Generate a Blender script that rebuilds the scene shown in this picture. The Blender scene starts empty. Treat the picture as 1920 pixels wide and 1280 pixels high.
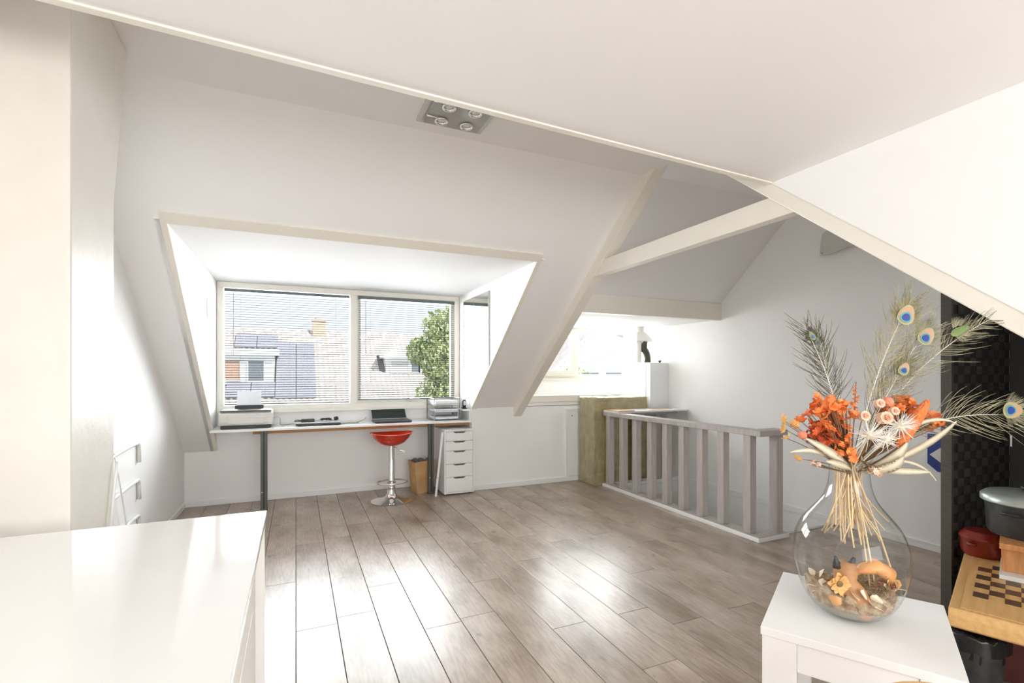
import bpy, bmesh, math, random
from mathutils import Vector, Matrix, Euler
R = math.radians
random.seed(7)
scene = bpy.context.scene
col = scene.collection

# ------------------------------------------------------------------ camera, sky, lights, exposure
YAW = R(23.92)
cam_data = bpy.data.cameras.new('camera')
cam_data.sensor_width = 36.0
cam_data.lens = 913.0 / 1920.0 * 36.0
cam_data.shift_y = 60.0 / 1920.0
cam_data.clip_start = 0.02
cam_data.clip_end = 300
cam = bpy.data.objects.new('camera', cam_data)
cam.location = (0, 0, 1.25)
cam.rotation_euler = (R(90), 0, -YAW)
col.objects.link(cam)
scene.camera = cam

world = bpy.data.worlds.new('sky')
scene.world = world
world.use_nodes = True
wn = world.node_tree
for n in list(wn.nodes):
    wn.nodes.remove(n)
w_out = wn.nodes.new('ShaderNodeOutputWorld')
w_bg = wn.nodes.new('ShaderNodeBackground')
w_bg.inputs['Color'].default_value = (0.80, 0.90, 1.0, 1)
w_bg.inputs['Strength'].default_value = 0.95
wn.links.new(w_bg.outputs[0], w_out.inputs[0])

sun_d = bpy.data.lights.new('sun', 'SUN')
sun_d.energy = 4.2
sun_d.angle = R(0.6)
sun_d.color = (1.0, 0.95, 0.88)
sun = bpy.data.objects.new('sun', sun_d)
sun.rotation_euler = Vector((-0.55, 0.62, -0.80)).to_track_quat('-Z', 'Y').to_euler()
col.objects.link(sun)

def area(name, loc, direction, sx, sy, power, color):
    d = bpy.data.lights.new(name, 'AREA')
    d.shape = 'RECTANGLE'
    d.size, d.size_y = sx, sy
    d.energy = power
    d.color = color
    o = bpy.data.objects.new(name, d)
    o.location = loc
    o.rotation_euler = Vector(direction).to_track_quat('-Z', 'Z').to_euler()
    col.objects.link(o)
    return o
# daylight at the two front windows; rear lamp out of view added as interior fill
area('daylight_fill_rear', (0.6, -2.62, 1.45), (0, 1, 0.0), 2.9, 1.5, 74, (1.0, 0.985, 0.96))
area('daylight_front_window', (0.51, 5.62, 1.58), (0, -1, -0.30), 2.3, 1.15, 122, (0.93, 0.97, 1.0))
area('daylight_side_window', (3.35, 5.5, 1.55), (0, -1, -0.1), 1.3, 0.55, 28, (0.95, 0.98, 1.0))

scene.view_settings.view_transform = 'Standard'
scene.view_settings.look = 'None'
scene.view_settings.gamma = 1.0
scene.view_settings.use_curve_mapping = False
scene.view_settings.exposure = 0.58
scene.cycles.use_denoising = True
scene.cycles.adaptive_threshold = 0.03
scene.cycles.max_bounces = 9
scene.cycles.diffuse_bounces = 7
scene.cycles.glossy_bounces = 5
scene.cycles.transparent_max_bounces = 16
scene.cycles.sample_clamp_indirect = 6.0

# ------------------------------------------------------------------ materials
def nt_new(name):
    m = bpy.data.materials.new(name)
    m.use_nodes = True
    nt = m.node_tree
    for n in list(nt.nodes):
        nt.nodes.remove(n)
    out = nt.nodes.new('ShaderNodeOutputMaterial')
    return m, nt, out

def pm(name, c, rough=0.5, metal=0.0, var=0.0, scale=8.0, bump=0.0, bscale=60.0, stretch=(1, 1, 1), spec=0.5, c2=None, rnd=0.0, coat=0.0, sheen=0.0):
    m, nt, out = nt_new(name)
    b = nt.nodes.new('ShaderNodeBsdfPrincipled')
    nt.links.new(b.outputs[0], out.inputs[0])
    b.inputs['Roughness'].default_value = rough
    b.inputs['Metallic'].default_value = metal
    b.inputs['Specular IOR Level'].default_value = spec
    if coat: b.inputs['Coat Weight'].default_value = coat
    if sheen: b.inputs['Sheen Weight'].default_value = sheen
    b.inputs['Base Color'].default_value = (*c, 1)
    if var or c2 or bump:
        tc = nt.nodes.new('ShaderNodeTexCoord')
        mp = nt.nodes.new('ShaderNodeMapping')
        mp.inputs['Scale'].default_value = stretch
        nt.links.new(tc.outputs['Object'], mp.inputs[0])
    last = None
    if var or c2:
        no = nt.nodes.new('ShaderNodeTexNoise')
        no.inputs['Scale'].default_value = scale
        no.inputs['Detail'].default_value = 5
        nt.links.new(mp.outputs[0], no.inputs['Vector'])
        ra = nt.nodes.new('ShaderNodeValToRGB')
        k = c2 if c2 else tuple(x * (1 - var) for x in c)
        ra.color_ramp.elements[0].position = 0.3
        ra.color_ramp.elements[1].position = 0.7
        ra.color_ramp.elements[0].color = (*k, 1)
        ra.color_ramp.elements[1].color = (*c, 1)
        nt.links.new(no.outputs['Fac'], ra.inputs[0])
        last = ra.outputs[0]
    if rnd:
        oi = nt.nodes.new('ShaderNodeObjectInfo')
        hs = nt.nodes.new('ShaderNodeHueSaturation')
        mr = nt.nodes.new('ShaderNodeMapRange')
        mr.inputs[3].default_value = 1 - rnd
        mr.inputs[4].default_value = 1 + rnd
        nt.links.new(oi.outputs['Random'], mr.inputs[0])
        nt.links.new(mr.outputs[0], hs.inputs['Value'])
        if last: nt.links.new(last, hs.inputs['Color'])
        else: hs.inputs['Color'].default_value = (*c, 1)
        last = hs.outputs[0]
    if last: nt.links.new(last, b.inputs['Base Color'])
    if bump:
        n2 = nt.nodes.new('ShaderNodeTexNoise')
        n2.inputs['Scale'].default_value = bscale
        n2.inputs['Detail'].default_value = 4
        nt.links.new(mp.outputs[0], n2.inputs['Vector'])
        bp = nt.nodes.new('ShaderNodeBump')
        bp.inputs['Strength'].default_value = bump
        bp.inputs['Distance'].default_value = 0.01
        nt.links.new(n2.outputs['Fac'], bp.inputs['Height'])
        nt.links.new(bp.outputs[0], b.inputs['Normal'])
    return m

def glass_mat(name, tint=(1, 1, 1), ior=1.45, rough=0.0, extra=0.0, edge=0.75):
    m, nt, out = nt_new(name)
    tr = nt.nodes.new('ShaderNodeBsdfTransparent')
    tr.inputs[0].default_value = (*tint, 1)
    gl = nt.nodes.new('ShaderNodeBsdfGlossy')
    gl.inputs['Roughness'].default_value = rough
    lw = nt.nodes.new('ShaderNodeLayerWeight')
    lw.inputs[0].default_value = 0.5
    pw = nt.nodes.new('ShaderNodeMath'); pw.operation = 'POWER'; pw.inputs[1].default_value = 3.2
    nt.links.new(lw.outputs['Facing'], pw.inputs[0])
    fr = nt.nodes.new('ShaderNodeMath'); fr.operation = 'MULTIPLY_ADD'
    fr.inputs[1].default_value = edge; fr.inputs[2].default_value = ((ior - 1) / (ior + 1)) ** 2
    nt.links.new(pw.outputs[0], fr.inputs[0])
    mx = nt.nodes.new('ShaderNodeMixShader')
    src = fr.outputs[0]
    if extra:
        ad = nt.nodes.new('ShaderNodeMath')
        ad.operation = 'ADD'
        ad.inputs[1].default_value = extra
        ad.use_clamp = True
        nt.links.new(src, ad.inputs[0])
        src = ad.outputs[0]
    nt.links.new(src, mx.inputs[0])
    nt.links.new(tr.outputs[0], mx.inputs[1])
    nt.links.new(gl.outputs[0], mx.inputs[2])
    nt.links.new(mx.outputs[0], out.inputs[0])
    return m

def floor_mat():
    m, nt, out = nt_new('oak_laminate')
    N, L = nt.nodes, nt.links
    b = N.new('ShaderNodeBsdfPrincipled')
    L.new(b.outputs[0], out.inputs[0])
    tc = N.new('ShaderNodeTexCoord')
    oi = N.new('ShaderNodeObjectInfo')
    off = N.new('ShaderNodeVectorMath'); off.operation = 'SCALE'
    cmb = N.new('ShaderNodeCombineXYZ')
    L.new(oi.outputs['Random'], cmb.inputs[0]); L.new(oi.outputs['Random'], cmb.inputs[1])
    L.new(cmb.outputs[0], off.inputs[0]); off.inputs['Scale'].default_value = 37.0
    add = N.new('ShaderNodeVectorMath'); add.operation = 'ADD'
    L.new(tc.outputs['Object'], add.inputs[0]); L.new(off.outputs[0], add.inputs[1])
    def noise(sc, st, det=5):
        mp = N.new('ShaderNodeMapping'); mp.inputs['Scale'].default_value = st
        L.new(add.outputs[0], mp.inputs[0])
        no = N.new('ShaderNodeTexNoise'); no.inputs['Scale'].default_value = sc; no.inputs['Detail'].default_value = det
        L.new(mp.outputs[0], no.inputs['Vector'])
        return no.outputs['Fac']
    big = noise(2.2, (2.2, 1.0, 1))
    grain = noise(14, (6.0, 0.7, 1), 8)
    knot = noise(5.0, (2.6, 1.4, 1), 2)
    r1 = N.new('ShaderNodeValToRGB')
    e = r1.color_ramp.elements
    e[0].position = 0.30; e[0].color = (0.235, 0.170, 0.118, 1)
    e[1].position = 0.72; e[1].color = (0.50, 0.425, 0.36, 1)
    k = e.new(0.5); k.color = (0.375, 0.30, 0.24, 1)
    L.new(big, r1.inputs[0])
    r2 = N.new('ShaderNodeValToRGB')
    r2.color_ramp.elements[0].position = 0.32; r2.color_ramp.elements[0].color = (0.74, 0.70, 0.66, 1)
    r2.color_ramp.elements[1].position = 0.62; r2.color_ramp.elements[1].color = (1.06, 1.06, 1.06, 1)
    L.new(grain, r2.inputs[0])
    mu = N.new('ShaderNodeMix'); mu.data_type = 'RGBA'; mu.blend_type = 'MULTIPLY'; mu.inputs[0].default_value = 0.85
    L.new(r1.outputs[0], mu.inputs[6]); L.new(r2.outputs[0], mu.inputs[7])
    r3 = N.new('ShaderNodeValToRGB')
    r3.color_ramp.elements[0].position = 0.24; r3.color_ramp.elements[0].color = (0.55, 0.5, 0.45, 1)
    r3.color_ramp.elements[1].position = 0.33; r3.color_ramp.elements[1].color = (1, 1, 1, 1)
    L.new(knot, r3.inputs[0])
    mk = N.new('ShaderNodeMix'); mk.data_type = 'RGBA'; mk.blend_type = 'MULTIPLY'; mk.inputs[0].default_value = 1.0
    L.new(mu.outputs[2], mk.inputs[6]); L.new(r3.outputs[0], mk.inputs[7])
    hs = N.new('ShaderNodeHueSaturation')
    mr = N.new('ShaderNodeMapRange'); mr.inputs[3].default_value = 0.92; mr.inputs[4].default_value = 1.09
    L.new(oi.outputs['Random'], mr.inputs[0]); L.new(mr.outputs[0], hs.inputs['Value'])
    L.new(mk.outputs[2], hs.inputs['Color'])
    L.new(hs.outputs[0], b.inputs['Base Color'])
    b.inputs['Roughness'].default_value = 0.29
    b.inputs['Specular IOR Level'].default_value = 0.75
    bp = N.new('ShaderNodeBump'); bp.inputs['Strength'].default_value = 0.06; bp.inputs['Distance'].default_value = 0.004
    L.new(grain, bp.inputs['Height']); L.new(bp.outputs[0], b.inputs['Normal'])
    return m

M = {}
M['white'] = pm('white_paint', (0.905, 0.90, 0.893), 0.6, var=0.02, scale=3, bump=0.03, bscale=40)
M['ceil'] = pm('ceiling_paint', (0.905, 0.898, 0.893), 0.75, var=0.02, scale=2, bump=0.03, bscale=30)
M['plaster'] = pm('cream_plaster', (0.80, 0.765, 0.705), 0.38, var=0.05, scale=5, bump=0.25, bscale=14)
M['cream'] = pm('cream_gloss_paint', (0.86, 0.82, 0.74), 0.35, var=0.03, scale=6, bump=0.03)
M['frame'] = pm('window_frame_paint', (0.80, 0.77, 0.70), 0.35, var=0.03, scale=6)
M['gloss'] = pm('white_gloss_lacquer', (0.88, 0.875, 0.865), 0.08, spec=0.5, coat=0.3, var=0.01)
M['satin'] = pm('white_satin_foil', (0.87, 0.868, 0.862), 0.35, var=0.01)
M['shade'] = pm('drawer_shaded', (0.80, 0.76, 0.70), 0.35, var=0.02)  # drawer fronts of the white dresser, shade of the recess put into the colour
M['groove'] = pm('floor_underlay', (0.05, 0.04, 0.035), 0.9, var=0.1)
M['floor'] = floor_mat()
M['greywood'] = pm('grey_stained_pine', (0.51, 0.475, 0.45), 0.5, c2=(0.40, 0.365, 0.34), scale=7, stretch=(6, 6, 0.7), bump=0.06)
M['darkmetal'] = pm('dark_olive_metal', (0.12, 0.12, 0.10), 0.4, metal=0.3, var=0.15)
M['chrome'] = pm('chrome', (0.82, 0.81, 0.79), 0.07, metal=1.0, var=0.02)
M['steel'] = pm('brushed_steel', (0.5, 0.5, 0.48), 0.3, metal=1.0, var=0.05)
M['red'] = pm('red_plastic', (0.62, 0.035, 0.012), 0.16, coat=0.4, var=0.04)
M['black'] = pm('black_plastic', (0.022, 0.022, 0.022), 0.4, var=0.2)
M['darkscreen'] = pm('dark_laptop_screen', (0.03, 0.038, 0.035), 0.15, var=0.1)
M['printer'] = pm('printer_shell', (0.66, 0.645, 0.60), 0.3, var=0.03)
M['silver'] = pm('silver_plastic', (0.55, 0.56, 0.58), 0.3, metal=0.3, var=0.04)
M['paper'] = pm('paper', (0.80, 0.81, 0.86), 0.8, var=0.02)
M['kraft'] = pm('kraft_paper', (0.58, 0.36, 0.17), 0.75, c2=(0.46, 0.27, 0.12), scale=9, bump=0.4, bscale=22)
M['rubbish'] = pm('dark_rubbish', (0.06, 0.055, 0.07), 0.4, c2=(0.25, 0.22, 0.24), scale=30)
M['batten'] = pm('brown_batten', (0.50, 0.27, 0.10), 0.6, c2=(0.38, 0.19, 0.07), scale=10, stretch=(0.6, 6, 6))
M['wool'] = pm('mineral_wool', (0.56, 0.48, 0.28), 0.95, c2=(0.36, 0.30, 0.155), scale=10, bump=0.6, bscale=60)
M['film'] = glass_mat('plastic_film', (0.96, 0.97, 0.95), 1.35, 0.12, 0.10)
M['glass'] = glass_mat('window_glass', (0.98, 0.99, 0.99), 1.10, edge=0.12)
M['vase'] = glass_mat('vase_glass', (0.955, 0.965, 0.96), 1.42, 0.0)
M['frost'] = pm('frosted_glass', (0.62, 0.62, 0.58), 0.25, var=0.03)
M['lampglass'] = pm('smoked_lamp_glass', (0.30, 0.29, 0.25), 0.12, c2=(0.40, 0.39, 0.35), scale=4)
M['bulb'] = pm('lamp_lens', (0.75, 0.76, 0.76), 0.15, var=0.03)
M['mirror'] = pm('mirror', (0.74, 0.755, 0.72), 0.03, metal=1.0, var=0.01)
M['slat'] = pm('blind_slat', (0.07, 0.075, 0.075), 0.8, spec=0.0, var=0.03)
M['bluehead'] = pm('blind_rail', (0.10, 0.13, 0.13), 0.4, var=0.05)
M['cord'] = pm('blind_cord', (0.30, 0.29, 0.27), 0.8, var=0.05)
M['boiler'] = pm('boiler_white', (0.84, 0.86, 0.88), 0.3, var=0.01)
M['flue'] = pm('flue_white', (0.80, 0.79, 0.76), 0.4, var=0.02)
M['olive'] = pm('dark_olive_pipe', (0.055, 0.06, 0.03), 0.35, var=0.2)
M['screen'] = pm('black_woven', (0.011, 0.010, 0.009), 0.6, var=0.3, scale=80)
M['weave'] = pm('black_woven_strip', (0.038, 0.035, 0.032), 0.5, var=0.3, scale=40, stretch=(9, 9, 1), rnd=0.35)
M['screenedge'] = pm('screen_edge', (0.085, 0.07, 0.055), 0.6, c2=(0.04, 0.033, 0.027), scale=60, stretch=(1, 1, 6))
M['maple'] = pm('light_maple', (0.66, 0.41, 0.17), 0.35, c2=(0.56, 0.32, 0.12), scale=5, stretch=(1, 12, 12), bump=0.03)
M['walnut'] = pm('dark_inlay', (0.10, 0.055, 0.03), 0.4, var=0.3, scale=30)
M['pine'] = pm('orange_pine', (0.60, 0.28, 0.10), 0.5, c2=(0.42, 0.17, 0.05), scale=8, stretch=(8, 8, 1))
M['redpot'] = pm('red_enamel', (0.20, 0.016, 0.008), 0.3, coat=0.3, c2=(0.16, 0.012, 0.006), scale=4)
M['darkred'] = pm('dark_red_wood', (0.085, 0.012, 0.008), 0.5, c2=(0.045, 0.007, 0.005), scale=4)
M['potlid'] = pm('worn_tin', (0.42, 0.46, 0.43), 0.35, metal=0.5, c2=(0.28, 0.31, 0.29), scale=9)
M['pot'] = pm('black_enamel', (0.022, 0.024, 0.024), 0.35, c2=(0.045, 0.047, 0.046), scale=25)
M['bag'] = pm('black_bin_bag', (0.012, 0.013, 0.012), 0.22, bump=0.6, bscale=16, var=0.1)
M['blue'] = pm('blue_board', (0.018, 0.045, 0.26), 0.35, var=0.05)
M['offwhite'] = pm('offwhite_board', (0.74, 0.72, 0.67), 0.5, var=0.05)
M['stairwall'] = pm('stairwell_paint', (0.78, 0.755, 0.73), 0.7, var=0.03)
M['orange'] = pm('orange_petal', (0.90, 0.29, 0.075), 0.6, c2=(0.76, 0.17, 0.035), scale=30, rnd=0.25)
M['spadix'] = pm('velvety_spadix', (0.86, 0.27, 0.08), 0.85, c2=(0.70, 0.17, 0.04), scale=120, bump=0.9, bscale=170)
M['deep'] = pm('deep_orange_petal', (0.72, 0.13, 0.03), 0.6, c2=(0.50, 0.07, 0.015), scale=30, rnd=0.2)
M['peach'] = pm('peach_petal', (0.86, 0.52, 0.36), 0.65, c2=(0.88, 0.70, 0.58), scale=30, rnd=0.1)
M['pink'] = pm('salmon_ball', (0.84, 0.31, 0.19), 0.8, c2=(0.70, 0.22, 0.13), scale=90, bump=0.6, bscale=150)
M['thistle'] = pm('bleached_thistle', (0.88, 0.86, 0.80), 0.7, var=0.05)
M['creampetal'] = pm('cream_petal', (0.84, 0.77, 0.64), 0.7, c2=(0.78, 0.68, 0.52), scale=30)
M['amber'] = pm('amber_petal', (0.84, 0.50, 0.17), 0.6, c2=(0.66, 0.33, 0.09), scale=40)
M['leaf'] = pm('pale_dried_leaf', (0.70, 0.64, 0.50), 0.6, c2=(0.52, 0.46, 0.31), scale=9, stretch=(1, 1, 3))
M['brown'] = pm('brown_stem', (0.25, 0.15, 0.07), 0.7, var=0.3, scale=30)
M['straw'] = pm('straw', (0.80, 0.64, 0.42), 0.6, c2=(0.64, 0.44, 0.22), scale=12, rnd=0.22)
M['quill'] = pm('quill', (0.80, 0.78, 0.68), 0.5, var=0.08)
M['barb'] = pm('olive_barb', (0.22, 0.19, 0.08), 0.45, c2=(0.09, 0.08, 0.035), scale=25)
M['goldbarb'] = pm('gold_barb', (0.34, 0.30, 0.12), 0.45, c2=(0.12, 0.10, 0.04), scale=25)
M['darkbarb'] = pm('dark_barb', (0.10, 0.085, 0.045), 0.5, c2=(0.05, 0.045, 0.03), scale=25)
M['palebarb'] = pm('pale_barb', (0.36, 0.34, 0.21), 0.5, c2=(0.13, 0.115, 0.065), scale=25)
M['eyegold'] = pm('feather_gold', (0.40, 0.42, 0.20), 0.35, var=0.2, scale=60)
M['eyepeach'] = pm('feather_bronze', (0.50, 0.30, 0.18), 0.35, var=0.15, scale=60)
M['eyeturq'] = pm('feather_turquoise', (0.07, 0.34, 0.34), 0.3, var=0.15, scale=60)
M['eyeblue'] = pm('feather_blue', (0.02, 0.045, 0.30), 0.3, var=0.3, scale=60)
M['eyegreen'] = pm('feather_green', (0.10, 0.17, 0.04), 0.4, c2=(0.20, 0.27, 0.09), scale=40)
M['sand'] = pm('sand', (0.50, 0.46, 0.37), 0.95, c2=(0.33, 0.30, 0.24), scale=220, bump=0.6, bscale=260)
M['debris'] = pm('flower_crumbs', (0.62, 0.50, 0.36), 0.8, c2=(0.24, 0.13, 0.06), scale=45, bump=0.8, bscale=90)
M['pod'] = pm('tan_pod', (0.56, 0.29, 0.13), 0.5, c2=(0.42, 0.19, 0.075), scale=14)
M['podpink'] = pm('pinkish_pod', (0.64, 0.40, 0.30), 0.55, c2=(0.54, 0.30, 0.21), scale=14)
M['poddark'] = pm('charred_tip', (0.05, 0.05, 0.05), 0.5, var=0.2)
M['shell'] = pm('orange_shell', (0.84, 0.44, 0.18), 0.45, c2=(0.72, 0.30, 0.10), scale=16)
M['yellow'] = pm('yellow_bloom', (0.80, 0.50, 0.17), 0.6, c2=(0.72, 0.33, 0.13), scale=45)
M['berry'] = pm('dark_red_berry', (0.22, 0.025, 0.018), 0.35, var=0.2)
M['moss'] = pm('brown_moss', (0.18, 0.11, 0.04), 0.9, c2=(0.30, 0.20, 0.08), scale=60)
M['rooftile'] = pm('clay_roof_tile', (0.70, 0.635, 0.59), 0.8, c2=(0.56, 0.48, 0.44), scale=5, rnd=0.14)
M['roofbase'] = pm('roof_underlay', (0.22, 0.18, 0.16), 0.9, var=0.1)
M['brick'] = pm('facade_brick', (0.42, 0.26, 0.19), 0.85, c2=(0.52, 0.36, 0.28), scale=14)
M['housewhite'] = pm('house_white_paint', (0.84, 0.84, 0.83), 0.6, var=0.02)
M['solar'] = pm('solar_cell', (0.32, 0.32, 0.36), 0.8, spec=0.05, var=0.1, scale=4)
M['solarframe'] = pm('solar_frame', (0.36, 0.36, 0.40), 0.4, metal=0.4, var=0.05)
M['housepane'] = pm('house_window_pane', (0.20, 0.215, 0.24), 0.08, var=0.1)
M['curtain'] = pm('net_curtain', (0.62, 0.62, 0.60), 0.9, var=0.08, scale=20)
M['chimney'] = pm('chimney_brick', (0.66, 0.50, 0.38), 0.8, c2=(0.52, 0.35, 0.26), scale=20)
M['foliage'] = pm('sunlit_leaves', (0.50, 0.54, 0.26), 0.6, c2=(0.30, 0.355, 0.14), scale=2.0)
M['bark'] = pm('bark', (0.16, 0.13, 0.10), 0.9, var=0.3, bump=0.4)
M['ground'] = pm('street_paving', (0.42, 0.41, 0.40), 0.9, var=0.1)
M['siding'] = pm('pale_siding', (0.80, 0.79, 0.77), 0.6, var=0.02, rnd=0.06)

# ------------------------------------------------------------------ mesh helpers
class MB:
    def __init__(self):
        self.bm = bmesh.new()
    def poly(self, pts):
        vs = [self.bm.verts.new(p) for p in pts]
        return self.bm.faces.new(vs)
    def box(self, x0, x1, y0, y1, z0, z1, m=None):
        P = [(x0,y0,z0),(x1,y0,z0),(x1,y1,z0),(x0,y1,z0),(x0,y0,z1),(x1,y0,z1),(x1,y1,z1),(x0,y1,z1)]
        if m is not None: P = [m @ Vector(p) for p in P]
        v = [self.bm.verts.new(p) for p in P]
        for f in ((3,2,1,0),(4,5,6,7),(0,1,5,4),(1,2,6,5),(2,3,7,6),(3,0,4,7)):
            self.bm.faces.new([v[i] for i in f])
        return self
    def prism(self, pts, vec):
        # planar polygon extruded along vec
        n = len(pts)
        vec = Vector(vec)
        a = [self.bm.verts.new(p) for p in pts]
        b = [self.bm.verts.new(Vector(p) + vec) for p in pts]
        self.bm.faces.new(a[::-1]); self.bm.faces.new(b)
        for i in range(n):
            self.bm.faces.new([a[i], a[(i+1) % n], b[(i+1) % n], b[i]])
        return self
    def tube(self, pts, r, seg=8, cap=True, flat=1.0):
        pts = [Vector(p) for p in pts]
        n = len(pts)
        rs = r if isinstance(r, (list, tuple)) else [r] * n
        rings = []
        prev = None
        for i, p in enumerate(pts):
            t = (pts[min(i+1, n-1)] - pts[max(i-1, 0)])
            if t.length < 1e-9: t = Vector((0, 0, 1))
            t.normalize()
            if prev is None:
                up = Vector((0, 0, 1)) if abs(t.z) < 0.9 else Vector((1, 0, 0))
                x = t.cross(up).normalized()
            else:
                x = (prev - t * prev.dot(t))
                x = x.normalized() if x.length > 1e-6 else t.orthogonal().normalized()
            prev = x
            y = t.cross(x)
            rings.append([self.bm.verts.new(p + (x * math.cos(2*math.pi*k/seg) + y * math.sin(2*math.pi*k/seg) * flat) * rs[i]) for k in range(seg)])
        for i in range(n-1):
            for k in range(seg):
                self.bm.faces.new([rings[i][k], rings[i][(k+1) % seg], rings[i+1][(k+1) % seg], rings[i+1][k]])
        if cap and seg > 2:
            self.bm.faces.new(rings[0][::-1]); self.bm.faces.new(rings[-1])
        return self
    def lathe(self, prof, seg=32, c=(0, 0, 0), sx=1.0, sy=1.0, closed=True):
        rings = []
        for (r, z) in prof:
            if r < 1e-6:
                rings.append([self.bm.verts.new((c[0], c[1], c[2] + z))])
            else:
                rings.append([self.bm.verts.new((c[0] + sx*r*math.cos(2*math.pi*k/seg), c[1] + sy*r*math.sin(2*math.pi*k/seg), c[2] + z)) for k in range(seg)])
        for a, b in zip(rings[:-1], rings[1:]):
            for k in range(seg):
                k2 = (k+1) % seg
                if len(a) == 1 and len(b) == 1: continue
                if len(a) == 1: self.bm.faces.new([a[0], b[k2], b[k]])
                elif len(b) == 1: self.bm.faces.new([a[k], a[k2], b[0]])
                else: self.bm.faces.new([a[k], a[k2], b[k2], b[k]])
        return self
    def ball(self, c, r, seg=12, rings=8, sx=1, sy=1, sz=1):
        prof = [(r*math.sin(math.pi*i/rings), -r*sz*math.cos(math.pi*i/rings)) for i in range(rings+1)]
        return self.lathe(prof, seg, c, sx, sy)
    def ribbon(self, pts, ws, nrm=(0, -1, 0), th=0.0006, cup=0.0):
        # tapering blade with thickness that follows pts
        pts = [Vector(p) for p in pts]; n = len(pts); nrm = Vector(nrm)
        A = []
        for i, p in enumerate(pts):
            t = (pts[min(i+1, n-1)] - pts[max(i-1, 0)]).normalized()
            s = t.cross(nrm)
            s = s.normalized() if s.length > 1e-6 else t.orthogonal().normalized()
            nn = s.cross(t).normalized()
            w = ws[i]
            A.append([self.bm.verts.new(p + s*w + nn*cup*w), self.bm.verts.new(p - nn*th), self.bm.verts.new(p - s*w + nn*cup*w), self.bm.verts.new(p + nn*th)])
        for i in range(n-1):
            for k in range(4):
                self.bm.faces.new([A[i][k], A[i][(k+1) % 4], A[i+1][(k+1) % 4], A[i+1][k]])
        self.bm.faces.new(A[0][::-1]); self.bm.faces.new(A[-1])
        return self
    def mesh(self, name, smooth=False):
        bmesh.ops.recalc_face_normals(self.bm, faces=self.bm.faces[:])
        me = bpy.data.meshes.new(name)
        self.bm.to_mesh(me); self.bm.free()
        if smooth:
            for p in me.polygons: p.use_smooth = True
        return me
    def build(self, name, mat, parent=None, smooth=False, bevel=0.0, loc=None, rot=None, angle=None):
        me = self.mesh(name, smooth)
        o = bpy.data.objects.new(name, me)
        me.materials.append(M[mat] if isinstance(mat, str) else mat)
        col.objects.link(o)
        if parent is not None: o.parent = parent
        if loc is not None: o.location = loc
        if rot is not None: o.rotation_euler = rot
        if bevel:
            b = o.modifiers.new('bevel', 'BEVEL'); b.width = bevel; b.segments = 2; b.limit_method = 'ANGLE'
            b.angle_limit = R(40)
        if smooth and angle:
            e = o.modifiers.new('split', 'EDGE_SPLIT'); e.split_angle = R(angle)
        return o

def bx(*a): return MB().box(*a)
def thing(name, label, cat, loc=(0, 0, 0), rz=0.0, group=None):
    o = bpy.data.objects.new(name, None)
    col.objects.link(o); o.location = loc; o.rotation_euler = (0, 0, rz)
    o.empty_display_size = 0.1
    o['label'] = label; o['category'] = cat
    if group: o['group'] = group
    return o
def tag(o, label, cat, group=None, kind=None):
    o['label'] = label; o['category'] = cat
    if group: o['group'] = group
    if kind: o['kind'] = kind
    return o
def struct(o, label=None):
    o['kind'] = 'structure'
    if label: o['label'] = label
    return o
def inst(me, name, parent, loc, rot=(0, 0, 0), scale=(1, 1, 1)):
    o = bpy.data.objects.new(name, me)
    col.objects.link(o); o.parent = parent; o.location = loc; o.rotation_euler = rot; o.scale = scale
    return o
def bez(p0, p1, p2, n=10):
    p0, p1, p2 = Vector(p0), Vector(p1), Vector(p2)
    return [(1-t)**2*p0 + 2*t*(1-t)*p1 + t*t*p2 for t in [i/(n-1) for i in range(n)]]

# ------------------------------------------------------------------ the setting
XL, XR = -0.95, 4.10          # left wall, gable wall on the right
YB, YK, YREAR = 5.38, 4.92, -2.5
TX = 2.20                     # truss plane
S = 0.80
def zs(y): return 0.88 + S * (4.92 - y)        # window side slope, near bay
YC = 4.92 - (2.63 - 0.88) / S                  # where it meets the ridge ceiling
DXL, DXR, DZ = -0.69, 1.715, 2.13              # dormer
YD = 4.92 - (DZ - 0.88) / S
HX = 3.247; HY0, HY1 = 2.62, 4.44              # stair opening

# floor: sub-floor with planks laid along the depth of the room
f = MB()
f.box(XL-.1, HX, YREAR-.1, YB+.1, -0.12, -0.0035)
f.box(HX, XR+.1, YREAR-.1, HY0, -0.12, -0.0035)
f.box(HX, XR+.1, HY1, YB+.1, -0.12, -0.0035)
floor = struct(f.build('floor', 'groove'), 'grey brown oak laminate floor of long planks')
W = 0.191
def lay(x0, x1, y0, y1, rng):
    y = y0 - rng.random() * 1.2
    while y < y1:
        a, b = max(y, y0), min(y + 1.29, y1)
        if b - a > 0.03:
            w, l = (x1 - x0) - 0.003, (b - a) - 0.0022
            m = MB()
            c = 0.0012
            lo = [(-w/2, -l/2), (w/2, -l/2), (w/2, l/2), (-w/2, l/2)]
            hi = [(-w/2+c, -l/2+c), (w/2-c, -l/2+c), (w/2-c, l/2-c), (-w/2+c, l/2-c)]
            v0 = [m.bm.verts.new((p[0], p[1], -0.0034)) for p in lo]
            v1 = [m.bm.verts.new((p[0], p[1], -c)) for p in lo]
            v2 = [m.bm.verts.new((p[0], p[1], 0)) for p in hi]
            m.bm.faces.new(v2)
            for i in range(4):
                j = (i+1) % 4
                m.bm.faces.new([v0[i], v0[j], v1[j], v1[i]]); m.bm.faces.new([v1[i], v1[j], v2[j], v2[i]])
            m.build('plank', 'floor', floor, loc=((x0+x1)/2, (a+b)/2, 0))
        y += 1.29
rng = random.Random(3)
k = -5
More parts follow.
